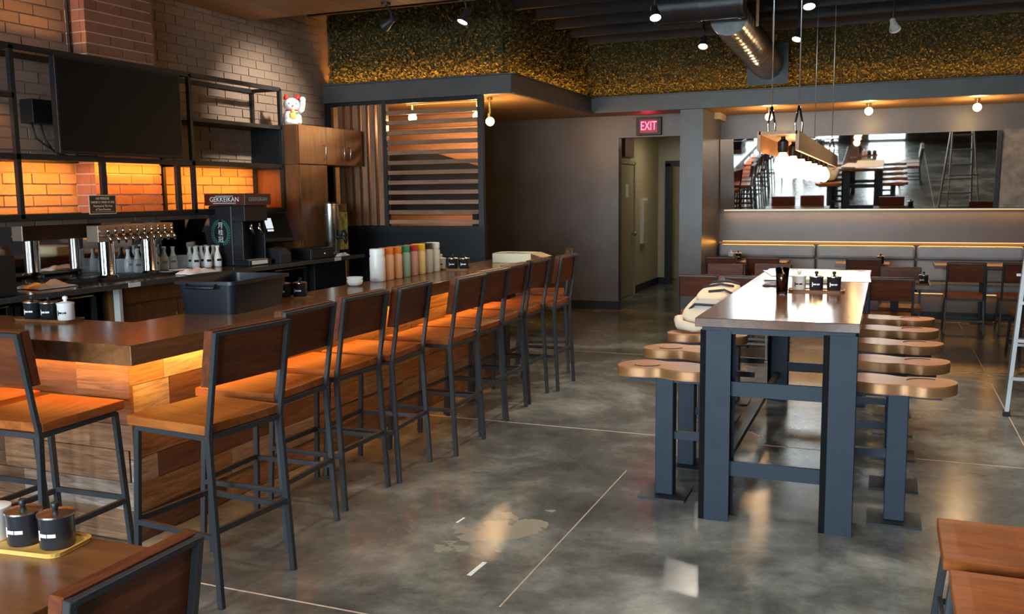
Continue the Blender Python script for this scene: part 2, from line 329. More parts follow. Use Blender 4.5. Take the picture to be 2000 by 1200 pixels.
o = rest.build('brickwork', 'painted_brick', wl); o['kind'] = 'stuff'
# brick chimney breast
PX, P0, P1 = -5.93, 5.60, 6.33
pil = struct(wbox((XL, P0+.008, 1.56), (PX-.008, P1-.008, ZC)).build('brick_pillar', 'pale_mortar'), 'red brick chimney breast with pale mortar')
fb = {}
for r in range(28):
    z = 1.605+r*CH; off = [0, .5][r % 2]; y = P0-off*(BL+.011)
    while y < P1-.02:
        a, b = max(P0, y), min(P1, y+BL)
        if b-a > .04:
            k = round(b-a, 3)
            if k not in fb: fb[k] = wbox((-.05, -k/2, -BH/2), (0, k/2, BH/2)).mesh('brick', 'red_brick')
            o = link('brick', fb[k], pil); o.location = (PX+R.uniform(-.002, .002), (a+b)/2, z)
        y += BL+.011
    if 'end' not in fb: fb['end'] = wbox((-.075, 0, -BH/2), (.075, .03, BH/2)).mesh('brick', 'red_brick')
    o = link('brick', fb['end'], pil); o.location = (PX-.13, P0, z)
# far part of the left side (behind the slatted screen), front wall, right wall
struct(wbox((XL-.2, 9.6, 0), (XL, 12.99, ZC)).build('wall_nook_side', 'plaster_dark'))
def wallY(name, y0, y1, x0, x1, z0, z1, holes, mat):
    """wall in the XZ plane with rectangular openings"""
    mb = MB(); xs = sorted({x0, x1, *[h[0] for h in holes], *[h[1] for h in holes]}); zs = sorted({z0, z1, *[h[2] for h in holes], *[h[3] for h in holes]})
    for a, b in zip(xs, xs[1:]):
        for c, d in zip(zs, zs[1:]):
            if not any(h[0] <= a and b <= h[1] and h[2] <= c and d <= h[3] for h in holes): mb.box((a, y0, c), (b, y1, d))
    return mb.build(name, mat)
WINS = [(-5.2, -1.5, .1, 3.3), (-.65, .45, .02, 3.0)]
struct(wallY('wall_front', -4.2, YF, XL-.2, XR+.2, 0, ZC, WINS, 'plaster_grey'))
for i, (a, b, c, d) in enumerate(WINS):
    wo = MB()
    for x in ([a, a+(b-a)/3, a+2*(b-a)/3, b] if i == 0 else [a, b]): wo.bar((x, -4.1, c), (x, -4.1, d), .06, .08)
    for z in (c, d, c+(d-c)*.7): wo.bar((a, -4.1, z), (b, -4.1, z), .06, .08)
    wf = struct(wo.build('window_1' if i == 0 else 'door_3', 'black_steel'), 'storefront window beside the entrance' if i == 0 else 'glazed entrance door in the front wall')
    n = 3 if i == 0 else 1
    for k in range(n): wbox((a+(b-a)*k/n+.03, -4.105, c+.03), (a+(b-a)*(k+1)/n-.03, -4.099, d-.03)).build('pane', 'pane', wf)
    if i == 0:
        for x, r0, r1 in ((-4.35, .36, .44),):
            mb = MB(); n2 = 28
            v = [(x+r*math.cos(2*PI*k/n2), -4.09, 1.75+r*math.sin(2*PI*k/n2)) for r in (r0, r1) for k in range(n2)]
            mb.add(v, [(k, (k+1) % n2, n2+(k+1) % n2, n2+k) for k in range(n2)]); mb.build('round_logo', 'mesh_grey', wf)
        for t_, z in (('OPENING', .52), ('SOON', .34)): text(t_, .2, 'white_paper', wf, faceY(-2.35, -4.13, z))
    else:
        Mf = Matrix.Translation((-.1, -4.13, .75)) @ Matrix.Rotation(PI/2, 4, 'X')
        for j, (t_, dx, dz) in enumerate((('WE', -.25, .16), ('ARE', -.25, -.06), ('HIRING', -.1, -.28))): text(t_, .2, 'white_paper', wf, Matrix.Translation((dx, 0, dz)) @ Mf)
struct(wbox((XR, YF, 0), (XR+.2, 17, ZC)).build('wall_right', 'plaster_grey'))
# exit wall, header, pillar, booth recess
struct(wallY('wall_back', 12.84, 12.99, XL, -2.57, 0, 2.99, [(-3.6, -2.571, 0, 2.48)], 'plaster_grey'), 'dark grey plaster wall with the exit passage')
struct(wbox((XL, 12.815, 0), (-3.59, 12.845, .12)).build('baseboard_back', 'black_plastic'))
struct(wbox((-2.57, 12.15, 0), (-2.27, YB+.2, 2.78)).build('wall_pillar', 'plaster_grey'), 'grey plaster pier between passage and booth recess')
struct(wbox((-2.27, YB, 0), (XR, YB+.15, 2.79)).build('wall_recess', 'plaster_grey'), 'grey plaster wall behind the booth')
# soffit: L-shaped slab with steel channel fascia
sf = struct(MB().box((XL, 9.26, 2.79), (-3.81, 12.12, 2.97)).box((XL, 12.12, 2.79), (XR, YB+.15, 2.97)).build('ceiling_soffit', 'amber_glow_tint'), 'low soffit over screen and booths')
def channel(name, a, b, lab):
    a = Vector(a); b = Vector(b); d = (b-a).normalized(); nrm = Vector((d.y, -d.x, 0))
    mb = MB(); mb.bar(a, b, .012, .20); up = Vector((0, 0, .1))
    mb.bar(a+up+nrm*.02, b+up+nrm*.02, .055, .012); mb.bar(a-up+nrm*.02, b-up+nrm*.02, .055, .012)
    return struct(mb.build(name, 'fascia_steel'), lab)
channel('trim_1', (XL, 9.23, 2.88), (-3.77, 9.23, 2.88), 'grey steel channel above the slatted screen')
channel('trim_2', (-3.78, 9.21, 2.88), (-3.78, 12.12, 2.88), 'grey steel channel running back along the soffit')
channel('trim_3', (-3.80, 12.10, 2.88), (XR, 12.10, 2.88), 'grey steel channel above exit and booth recess')
# planting wall above the soffit
hw = struct(MB().box((XL, 9.42, 2.97), (-3.95, 9.5, ZC)).box((-4.03, 9.5, 2.97), (-3.95, 12.35, ZC)).box((-4.03, 12.35, 2.97), (XR, 12.43, ZC)).build('wall_upper', 'hedge_back'), 'upper wall covered in artificial boxwood')
def hedge(o, u, wd, n, nrm):
    mb = MB(); o = Vector(o); u = Vector(u); nrm = Vector(nrm)
    for i in range(n):
        s_ = R.random()*wd; z = R.random()*(ZC-2.99)
        c = o+u*s_+Vector((0, 0, z))+nrm*(R.random()**1.5*.07+.004)
        a = Vector((R.gauss(0, 1), R.gauss(0, 1), R.gauss(0, .7)+.4)).normalized(); b = a.cross(nrm+Vector((R.gauss(0, .5), R.gauss(0, .5), R.gauss(0, .5))))
        if b.length < .1: continue
        b.normalize(); l = R.uniform(.012, .026); ww = l*.45
        mb.add([c-a*l, c+b*ww, c+a*l, c-b*ww], [(0, 1, 2, 3)])
    return mb
hb = hedge((XL, 9.42, 2.985), (1, 0, 0), 2.2, 15000, (0, -1, 0))
for q in (hedge((-3.95, 9.42, 2.985), (0, 1, 0), 2.93, 15000, (1, 0, 0)), hedge((-3.95, 12.35, 2.985), (1, 0, 0), 6.6, 30000, (0, -1, 0))): hb.add(q.v, q.f)
me = bpy.data.meshes.new('boxwood_leaves'); me.from_pydata(hb.v, [], hb.f); me.materials.append(MATS['hedge_green'])
o = link('boxwood_leaves', me, hw); o['kind'] = 'stuff'
# ceiling: black deck and joists; wood canopy above the bar
ce = struct(wbox((XL, YF, ZC), (XR, 12.5, ZC+.1)).build('ceiling', 'deck_black'), 'black open ceiling with exposed joists')
jm = wbox((-3.95, -.025, 3.72), (XR, .025, ZC)).mesh('joist', 'joist_black'); jm2 = wbox((XL, -.025, 3.72), (XR, .025, ZC)).mesh('joist', 'joist_black')
for k in range(-20, 5):
    y = 9.63+.66*k
    if y > YF: o = link('joist', jm if y > 9.4 else jm2, ce); o.location = (0, y, 0)
cn = thing('ceiling_canopy', 'wooden plank canopy hung over the bar', 'canopy', (0, 0, 0))
x = XL+.02
while x < -2.3:
    wbox((x, 1.0, 3.50), (x+.138, 7.9, 3.525)).build('plank', 'canopy_wood', cn); x += .141
wbox((XL+.02, 1.0, 3.526), (x, 7.88, 3.71)).build('core', 'joist_black', cn)
# passage behind the exit opening
struct(wbox((-4.1, 12.99, 0), (-3.95, 16.8, 2.7)).build('wall_passage_side', 'beige_wall')); struct(wallY('wall_passage_end', 16.8, 16.95, -4.1, -2.2, 0, 2.7, [(-3.72, -2.85, 0, 2.18)], 'beige_wall'))
struct(wbox((-2.57, 13.75, 0), (-2.45, 16.8, 2.7)).build('wall_passage_right', 'beige_wall')); struct(wbox((-4.1, 12.99, 2.7), (-2.2, 18.2, 2.8)).build('ceiling_passage', 'beige_wall'))
struct(MB().box((-4.1, 18.0, 0), (-2.2, 18.2, 2.7)).box((-4.25, 16.8, 0), (-4.1, 18.2, 2.8)).box((-2.2, 16.8, 0), (-2.05, 18.2, 2.8)).build('wall_store', 'beige_wall'))
struct(MB().box((-3.95, 13, 0), (-3.93, 14.0, .12)).box((-3.95, 15.02, 0), (-3.93, 16.8, .12)).box((-3.95, 16.78, 0), (-3.8, 16.8, .12)).build('baseboard_passage', 'black_plastic'))
d1 = struct(wbox((-3.95, 14.06, .01), (-3.925, 14.92, 2.15)).build('door_1', 'beige_door'), 'beige service door in the passage side wall')
MB().bar((-3.93, 14.02, 0), (-3.93, 14.02, 2.2), .05, .06).bar((-3.93, 14.96, 0), (-3.93, 14.96, 2.2), .05, .06).bar((-3.93, 14, 2.19), (-3.93, 14.98, 2.19), .05, .06).build('door_frame', 'beige_door', d1)
MB().ball((-3.88, 14.82, 1.02), .035).tube([(-3.93, 14.82, 1.02), (-3.88, 14.82, 1.02)], .012).build('knob', 'brushed_steel', d1, True)
wbox((-3.925, 14.4, 1.62), (-3.92, 14.58, 1.84)).build('plate', 'white_plastic', d1)
d2 = struct(MB().bar((-3.75, 16.8, 0), (-3.75, 16.8, 2.22), .1, .2).bar((-2.82, 16.8, 0), (-2.82, 16.8, 2.22), .1, .2).bar((-3.8, 16.8, 2.22), (-2.77, 16.8, 2.22), .2, .1).build('door_2', 'black_steel'), 'black door frame at the passage end')
hl = thing('ceiling_lamp', 'plain square ceiling lamp in the beige passage', 'lamp', (-3.2, 15.3, 2.69)); wbox((-.25, -.25, -.04), (.25, .25, .01)).build('diffuser', 'hall_lamp', hl); light('passage_light', 'AREA', (0, 0, -.06), 6, (1, .86, .58), hl, (.5, .5))
hl2 = clone(hl, (-3.2, 17.5, 2.69), 0, 'plain square ceiling lamp beyond the black door frame')
for c_ in hl2.children:
    if c_.type == 'LIGHT': c_.data = c_.data.copy(); c_.data.energy = 1.3
ex = thing('extinguisher_cabinet', 'pale wall cabinet on beige passage wall', 'cabinet', (-3.95, 15.6, .82)); wbox((0, -.16, 0), (.06, .16, .78)).build('case', 'white_plastic', ex, bevel=.006); wbox((.06, -.13, .04), (.066, .13, .74)).build('door', 'beige_wall', ex)
tag(wbox((-3.95, 14.3, 2.27), (-3.9, 14.85, 2.58)).build('wall_picture', 'picture_red', bevel=.004), 'reddish brown panel above the service door', 'panel')
# exit sign
es = thing('exit_sign', 'black box sign glowing red EXIT above the passage', 'sign', (-3.15, 12.80, 2.625))
wbox((-.18, -.02, -.125), (.18, .04, .125)).build('housing', 'black_plastic', es, bevel=.006); wbox((-.125, -.024, -.09), (.125, -.02, .09)).build('face', 'exit_dim', es)
text('EXIT', .165, 'exit_red', es, faceY(0, -.026, 0) @ Matrix.Diagonal((.68, 1.05, 1, 1)))
light('exit_glow', 'POINT', (0, -.12, 0), 1.2, (1, .05, .12), es, rad=.08)

# LED coves: a visible strip in a channel, with its light
def led(name, a, b, power, col, aim, label, wd=.03, spread=2.3, extra=None):
    a = Vector(a); b = Vector(b); mid = (a+b)/2; d = (b-a); root = thing(name, label, 'light strip', mid, 0, None)
    MB().bar(a-mid, b-mid, .014, .008).build('diode_strip', 'led', root); MB().bar(a-mid-Vector(aim)*.009, b-mid-Vector(aim)*.009, .02, .006).build('rail', 'alu', root)
    aim = Vector(aim).normalized(); x = d.normalized(); z = -aim; y = z.cross(x)
    l = light('strip_light', 'AREA', (0, 0, 0), power, col, root, (d.length, wd), spread=spread)
    l.matrix_local = Matrix(((x.x, y.x, z.x, 0), (x.y, y.y, z.y, 0), (x.z, y.z, z.z, 0), (0, 0, 0, 1))); l.location = aim*.012
    if extra:
        pw2, a2 = extra; a2 = Vector(a2).normalized(); z = -a2; y = z.cross(x); l2 = light('strip_wash', 'AREA', (0, 0, 0), pw2, col, root, (d.length, wd), spread=1.55)
        l2.matrix_local = Matrix(((x.x, y.x, z.x, 0), (x.y, y.y, z.y, 0), (x.z, y.z, z.z, 0), (0, 0, 0, 1))); l2.location = a2*.014
    return root
led('led_strip', (-3.14, 3.2, .965), (-3.14, 7.3, .965), 15, AMB, (.1, 0, -1), 'amber LED strip under the long bar counter', extra=(24, (-1, 0, -.4)))
led('led_strip', (-4.9, 3.12, .965), (-3.2, 3.12, .965), 5, AMB, (0, -.1, -1), 'amber LED strip under the short bar return', extra=(9, (0, 1, -.4)))
led('led_strip', (-5.83, 3.4, 2.016), (-5.83, 4.73, 2.016), 14, DEEP, (-.9, 0, -1), 'amber LED strip in the shelf bay at the room corner')
led('led_strip', (-5.83, 4.80, 2.016), (-5.83, 5.50, 2.016), 8, DEEP, (-.9, 0, -1), 'amber LED strip above bricks beside the television cables')
led('led_strip', (-5.83, 5.56, 2.016), (-5.83, 6.33, 2.016), 8.5, DEEP, (-.5, 0, -1), 'amber LED strip lighting the chimney bricks')
led('led_strip', (-5.83, 6.60, 2.016), (-5.83, 7.8, 2.016), 14, DEEP, (-.9, 0, -1), 'amber LED strip above bricks behind the sake dispenser')
led('led_strip', (-6.1, 9.29, 2.985), (-3.9, 9.29, 2.985), 12, AMB, (0, .35, 1), 'amber LED strip at hedge foot above the slatted screen')
led('led_strip', (-3.83, 9.4, 2.985), (-3.83, 12.2, 2.985), 10, AMB, (-.35, 0, 1), 'amber LED strip at hedge foot along the soffit side')
led('led_strip', (-3.8, 12.17, 2.985), (2.6, 12.17, 2.985), 30, AMB, (0, .35, 1), 'amber LED strip at hedge foot above the booths')
led('led_strip', (-2.2, 13.50, 1.425), (2.6, 13.50, 1.425), 9, AMB, (0, .1, -1), 'amber LED strip below the wall mirror')
led('led_strip', (-2.2, 13.43, .985), (2.6, 13.43, .985), 6, AMB, (0, -.6, -.5), 'amber LED strip along the booth back')
led('led_strip', (-2.2, 13.035, .340), (2.6, 13.035, .340), 4, AMB, (0, -.3, -1), 'amber LED strip below the booth seat')
led('led_strip', (-5.2, 9.5, 2.74), (-4.2, 9.5, 2.74), 10, AMB, (0, .5, -.4), 'amber LED strip inside the top of the slatted screen')
led('led_strip', (-6.0, 3.4, 2.82), (-6.0, 5.5, 2.82), 10, AMB, (.3, 0, 1), 'amber LED strip on top of the shelf frame, room corner side')
led('led_strip', (-6.08, 4.3, 2.5), (-6.08, 4.85, 2.5), 7, AMB, (0, 0, -1), 'amber LED strip at the upper shelf end')

# ------------------------------------------------------------------ the bar
BX, BI, BY, BE = -3.0, -3.56, 2.96, 8.2       # outer edge, inner edge, near edge, far end
bar = thing('bar_counter', 'L-shaped bar with dark wooden top and reclaimed plank front', 'bar counter', (0, 0, 0))
top = [(BX, BY), (BX, BE), (BI, BE), (BI, 3.545), (-5.2, 3.545), (-5.2, BY)]
MB().prism(top, .98, 1.07).build('counter_top', 'bar_top_wood', bar, bevel=.003)
MB().prism([(-3.40, 3.33), (-3.40, 7.95), (-3.52, 7.95), (-3.52, 3.45), (-5.1, 3.45), (-5.1, 3.33)], 0, .975).build('core', 'black_plastic', bar)
wbox((-3.6, 7.95, 0), (-3.38, 8.15, .975)).build('end_panel', 'black_plastic', bar)
def planks(axis, a0, a1, face):
    z = .004
    while z < .95:
        h = R.choice([.13, .145, .16, .185]); h = min(h, .972-z)
        if .972-z-h < .06: h = .972-z
        a = a0-R.uniform(0, .5)
        while a < a1:
            l = R.uniform(.45, 1.25); lo, hi = max(a, a0), min(a+l, a1)
            if hi-lo > .05:
                t = R.uniform(.016, .026); g = .0015
                if axis == 'y': b = ((face, -(hi-lo)/2+g, -h/2+g), (face+t, (hi-lo)/2-g, h/2-g)); loc = (0, (lo+hi)/2, z+h/2); b = ((0, b[0][1], b[0][2]), (t, b[1][1], b[1][2])); loc = (face, *loc[1:])
                else: b = ((-(hi-lo)/2+g, -t, -h/2+g), ((hi-lo)/2-g, 0, h/2-g)); loc = ((lo+hi)/2, face, z+h/2)
                o = MB().box(*b).build('plank', 'reclaimed_wood', bar); o.location = loc
            a += l
        z += h
planks('y', 3.31, 7.95, -3.40); planks('x', -5.1, -3.376, 3.33)

# ------------------------------------------------------------------ chairs and bar stools (one design, two heights)
def make_seat(name, label, cat, sh, bh, wd, dp, sz, group):
    """faces +Y; steel flat-bar frame, wooden seat and backrest"""
    t = thing(name, label, cat, (0, 0, 0), 0, group); hw, hd = wd/2, dp/2; q = .022; th = .042
    mb = MB(); n = 8; v = []
    for s in (1, 0):
        for j in range(n+1):
            for i in range(n+1):
                x = -hw+wd*i/n; y = -hd+dp*j/n; dip = .010*max(0, 1-(x/hw)**2)*max(0, 1-((y+.05)/hd)**2)
                v.append((x, y, sh-dip if s else sh-th))
    m = (n+1)**2; f = []
    for j in range(n):
        for i in range(n):
            a = j*(n+1)+i; f += [(a, a+1, a+n+2, a+n+1), (m+a+n+1, m+a+n+2, m+a+1, m+a)]
    for i in range(n):
        a = i; f.append((a+1, a, m+a, m+a+1)); a = n*(n+1)+i; f.append((a, a+1, m+a+1, m+a)); a = i*(n+1); f.append((a, a+n+1, m+a+n+1, m+a)); a = i*(n+1)+n; f.append((a+n+1, a, m+a, m+a+n+1))
    mb.add(v, f).build('seat', 'seat_wood', t, bevel=.003, seg=1)
    lw = hw-.012; zt = sh-th-.012; yb = -hd-.005; lean = .075*(bh-sh)/.40
    for s in (-1, 1):
        MB().bar((s*(lw+.01), yb-.035, 0), (s*lw, yb, zt), q, .028, (0, 1, 0)).bar((s*lw, yb, zt-.01), (s*lw, yb-lean, bh), q, .022, (0, 1, 0)).build('leg', 'steel', t, bevel=.002, seg=1)
        MB().bar((s*(lw+.008), hd-.0, 0), (s*(lw-.01), hd-.04, zt), q, .028, (0, 1, 0)).build('leg', 'steel', t, bevel=.002, seg=1)
        MB().bar((s*(lw+.006), yb-.035*(1-sz/zt), sz), (s*(lw+.004), hd-.02, sz), .018, .024).build('side_stretcher', 'steel', t)
    MB().bar((-lw, yb, zt), (lw, yb, zt), q).bar((-lw+.01, hd-.04, zt), (lw-.01, hd-.04, zt), q).bar((-lw, yb, zt), (-lw+.01, hd-.04, zt), q).bar((lw, yb, zt), (lw-.01, hd-.04, zt), q).build('seat_frame', 'steel', t)
    MB().bar((-lw, yb-lean, bh-.009), (lw, yb-lean, bh-.009), .02, .018).build('back_rail', 'steel', t, bevel=.002, seg=1)
    MB().bar((-lw, yb-.035*(1-sz/zt), sz+.03), (lw, yb-.035*(1-sz/zt), sz+.03), .018, .024).build('back_stretcher', 'steel', t)
    MB().bar((-lw, hd-.02, sz+.01), (lw, hd-.02, sz+.01), .018, .024).build('front_stretcher', 'steel', t)
    bb = bh-.235*(bh-sh)/.40-.0; k = lean/(bh-zt)
    y1 = yb-lean+.013; y0 = y1+(bh-bb)*k
    MB().add([(x, y+d*.044, z) for z, y in ((bb, y0), (bh+.006, y1)) for d in (0, 1) for x in (-hw+.004, hw-.004)], [(0, 1, 3, 2), (4, 6, 7, 5), (0, 4, 5, 1), (2, 3, 7, 6), (0, 2, 6, 4), (1, 5, 7, 3)]).build('backrest', 'shaded_back_wood', t, bevel=.003, seg=1)
    return t
SG = 'wood and steel bar stools along the bar'
st0 = make_seat('bar_stool', 'wooden bar stool at bar, first from the near counter corner', 'bar stool', .775, 1.165, .45, .46, .30, SG)
st0.location = (-2.755, 3.12, 0); st0.rotation_euler.z = PI/2-.09
nth = ['second', 'third', 'fourth', 'fifth', 'sixth', 'seventh', 'eighth']
for i, (x, y, a) in enumerate(((-2.895, 3.70, .03), (-2.935, 4.30, -.02), (-2.915, 4.81, .06), (-2.83, 5.45, 0), (-2.87, 5.96, -.03), (-2.905, 6.45, 0), (-2.915, 6.98, .02))):
    clone(st0, (x, y, 0), PI/2+a, 'wooden bar stool at bar, %s from the near counter corner' % nth[i])
clone(st0, (-2.86, 7.53, 0), PI/2+.01, 'wooden bar stool beside the open cardboard box, last along the bar')
clone(st0, (-3.085, 8.22, 0), PI/2+.326, 'bar stool standing past the bar end near grey wall')
clone(st0, (-3.46, 2.905, 0), .03, 'wooden bar stool facing the short bar return, next to the corner')
clone(st0, (-4.02, 2.93, 0), .02, 'wooden bar stool facing the short bar return, away from the corner')

CG = 'wood and steel dining chairs'
ch0 = make_seat('dining_chair', 'dining chair at small table holding jars on orange tray', 'chair', .455, .845, .42, .43, .13, CG)
ch0.location = (-1.888, 1.56, 0); ch0.rotation_euler.z = PI/2
D = [(-2.01, 12.40, 0, 'dining chair backing onto room at booth table beside the grey pier'), (-1.475, 12.42, 0, 'second dining chair from the grey pier at booth tables'),
     (-1.75, 10.66, PI, 'dining chair facing the room at table behind the backpack, nearer grey pier'), (-1.215, 10.72, PI, 'dining chair facing the room beside the cola glass, behind the long table'),
     (-1.795, 9.70, 0, 'dark dining chair just behind the backpack, nearer the passage'), (-1.29, 9.62, 0, 'dark dining chair just behind the backpack, nearer the long table'),
     (-.255, 12.50, 0, 'dining chair pushed to the booth table with one dark jar'), (.16, 10.62, PI, 'dining chair facing the room at table with lone jar on tray'),
     (.06, 9.82, 0, 'dark dining chair pushed to table with lone jar on tray'), (.87, 12.02, 0, 'dining chair pulled out before the booth near the stone wall'),
     (1.46, 12.12, 0, 'dining chair at booth before the stone wall, furthest from the pier'), (1.42, 10.35, .15, 'dining chair standing behind the stepladder')]
for x, y, a, lab in D: clone(ch0, (x, y, 0), a, lab)
clone(ch0, (.432, 3.50, 0), PI/2, 'empty dining chair facing the communal table, second in its row', 'dining chairs')
clone(ch0, (.445, 2.99, 0), PI/2, 'empty dining chair facing the room, end of its row', 'dining chairs')

# ------------------------------------------------------------------ small dining tables
def dtable(loc, wx, wy, label, cat='table', rz=0):
    t = thing('dining_table', label, cat, loc, rz, 'small dining tables')
    wbox((-wx/2, -wy/2, .705), (wx/2, wy/2, .75)).build('table_top', 'dark_table_wood', t, bevel=.003)
    wbox((-.04, -.04, .02), (.04, .04, .705)).build('post', 'black_steel', t); wbox((-.13, -.13, 0), (.13, .13, .018)).build('base_plate', 'black_steel', t); wbox((-.2, -.2, .69), (.2, .2, .705)).build('bracket', 'black_steel', t)
    return t
dtable((-2.35, 1.48, 0), 1.10, .72, 'dark wooden table holding three sauce jars on orange tray')
dtable((-1.75, 12.86, 0), 1.05, .62, 'booth table beside the grey pier')
dtable((-.28, 12.88, 0), .66, .6, 'booth table with one dark jar')
dtable((1.15, 12.86, 0), 1.15, .6, 'booth table in front of the stone wall')
dtable((-1.5, 10.16, 0), 1.1, .66, 'dining table with four chairs behind the backpack')
dtable((.1, 10.22, 0), .66, .70, 'dining table with lone jar on tray')
# rest of the stock: a table with upturned chairs seen in the mirror
dtable((-2.6, -1.6, 0), .9, .8, 'table by the storefront window')
for i, (x, y, a) in enumerate(((-3.3, -1.3, -1.4), (-2.3, -2.5, .2), (-1.6, -1.2, 1.5))): clone(ch0, (x, y, 0), a, ['dining chair beside the window table', 'dining chair between window and window table', 'dining chair between window table and entrance'][i])

# ------------------------------------------------------------------ communal table
TX0, TX1, TY0, TY1 = -.885, -.10, 4.59, 7.76
ct = thing('communal_table', 'long tall table with dark wooden top on blue-grey steel legs', 'table', (0, 0, 0))
wbox((TX0, TY0, 1.02), (TX1, TY1, 1.066)).build('table_top', 'table_top_wood', ct, bevel=.003)
for y in (TY0+.03, TY1-.19):
    for x in (TX0+.022, TX1-.165):
        MB().box((x+.03, y, 0), (x+.155, y+.012, 1.0)).box((x+.03, y+.15, 0), (x+.155, y+.162, 1.0)).box((x+.085, y+.012, 0), (x+.097, y+.15, 1.0)).build('leg', 'table_steel', ct)
        MB().box((x, y+.004, 0), (x+.03, y+.16, 1.0)).build('leg_plate', 'flat_black', ct)
    for z in (.66, .24): wbox((TX0+.17, y+.03, z), (TX1-.135, y+.05, z+.075)).build('stretcher', 'table_steel', ct)
    wbox((TX0+.03, y+.005, .985), (TX1-.02, y+.05, 1.02)).build('cross_rail', 'table_steel', ct)
for x in (TX0+.10, TX1-.10):
    wbox((x-.015, TY0+.19, .985), (x+.015, TY1-.19, 1.02)).build('long_rail', 'table_steel', ct)
    wbox((x-.02, TY0+.19, .20), (x+.02, TY1-.19, .235)).build('foot_rail', 'black_steel', ct)
# sculpted stools
def make_pod():
    t = thing('communal_stool', 'curvy wooden seat on steel post', 'stool', (0, 0, 0), 0, 'curvy wooden stools at the communal table')
    n = 72; pts = []
    for k in range(n):
        a = 2*PI*k/n; r = 1-.13*math.cos(2*a)*0
        x = .27*math.cos(a); y = (.165+.03*math.cos(2*a+.6)-.035*math.exp(-((x-.02)/.07)**2))*math.sin(a)
        pts.append((x, y+.018*math.cos(a*2)))
    MB().prism(pts, .685, .74).build('seat', 'stool_wood', t, True, auto=True)
    MB().prism([(p[0]*1.006, p[1]*1.006) for p in pts], .69, .733).build('edge_band', 'seat_edge', t, True, auto=True)
    arc = [(.12+.09*math.cos(a), -.03+.09*math.sin(a), .7405) for a in [1.0+i*.22 for i in range(9)]]
    MB().tube(arc, .004, 5).build('groove', 'ink', t)
    MB().box((-.05, -.045, .012), (.05, .045, .685)).build('post', 'table_steel', t, bevel=.004, seg=1)
    MB().box((-.13, -.12, 0), (.13, .12, .012)).build('base_plate', 'black_steel', t)
    MB().box((-.21, -.04, .655), (.2, .04, .685)).build('bracket', 'table_steel', t)
    MB().box((-.24, -.02, .33), (-.05, .02, .37)).build('brace', 'table_steel', t)
    return t
pod0 = make_pod(); first = True; od = ['first', 'second', 'third', 'fourth', 'fifth']
for sx in (1, -1):
    for i, y in enumerate((4.95, 5.55, 6.20, 6.82, 7.40)):
        x = .085 if sx > 0 else -1.11
        lab = '%s curvy wooden stool from the table end with bare top, on the %s side' % (od[i], 'stepladder' if sx > 0 else 'bar')
        if sx < 0 and i == 3: lab = 'curvy wooden stool under the cream backpack, on the bar side'
        if first: pod0.location = (x, y, 0); pod0['label'] = lab; first = False
        else: clone(pod0, (x, y, 0), 0 if sx > 0 else PI, lab)

# pendant fixture over the table
fx = thing('pendant_fixture', 'long wooden trough pendant with seven glowing bulbs on steel cables', 'pendant lamp', (-.56, 0, 0))
X0, Y0, Y1, Z0, Z1 = .10, 5.15, 9.2, 1.915, 2.02
wbox((-X0, Y0, Z1-.018), (X0, Y1, Z1)).build('top_board', 'fixture_wood', fx); 
for s in (-1, 1): wbox((s*X0-.009, Y0, Z0), (s*X0+.009, Y1, Z1)).build('side_board', 'fixture_wood', fx)
for y in (5.5, 8.8):
    for s in (-1, 1):
        MB().tube([(s*.075, y, Z1+.12), (s*.075, y, 3.73)], .0042, 6).build('cable', 'alu', fx, True)
        MB().tube([(s*.075, y-.0, Z1+.16), (s*.075-.02, y, Z1+.06), (s*.075-.018, y, Z1+.01), (s*.075+.018, y, Z1+.01), (s*.075+.02, y, Z1+.06), (s*.075, y, Z1+.16)], .007, 6).build('clevis', 'chrome', fx, True)
for i in range(7):
    y = 5.42+i*.60
    c = MB().lathe([(.024, 1.915), (.03, 1.93), (.03, 1.975), (.012, 1.99), (.012, 2.005)], (0, y, 0), 12).build('socket', 'black_plastic', fx, True, auto=True)
    b = MB().lathe([(.001, 1.775), (.02, 1.78), (.045, 1.81), (.052, 1.84), (.04, 1.88), (.022, 1.905), (.018, 1.918)], (0, y, 0), 16).build('bulb', 'bulb_glow', fx, True)
    light('bulb_light', 'POINT', (0, y, 1.74), 5, WARM, fx, rad=.05)

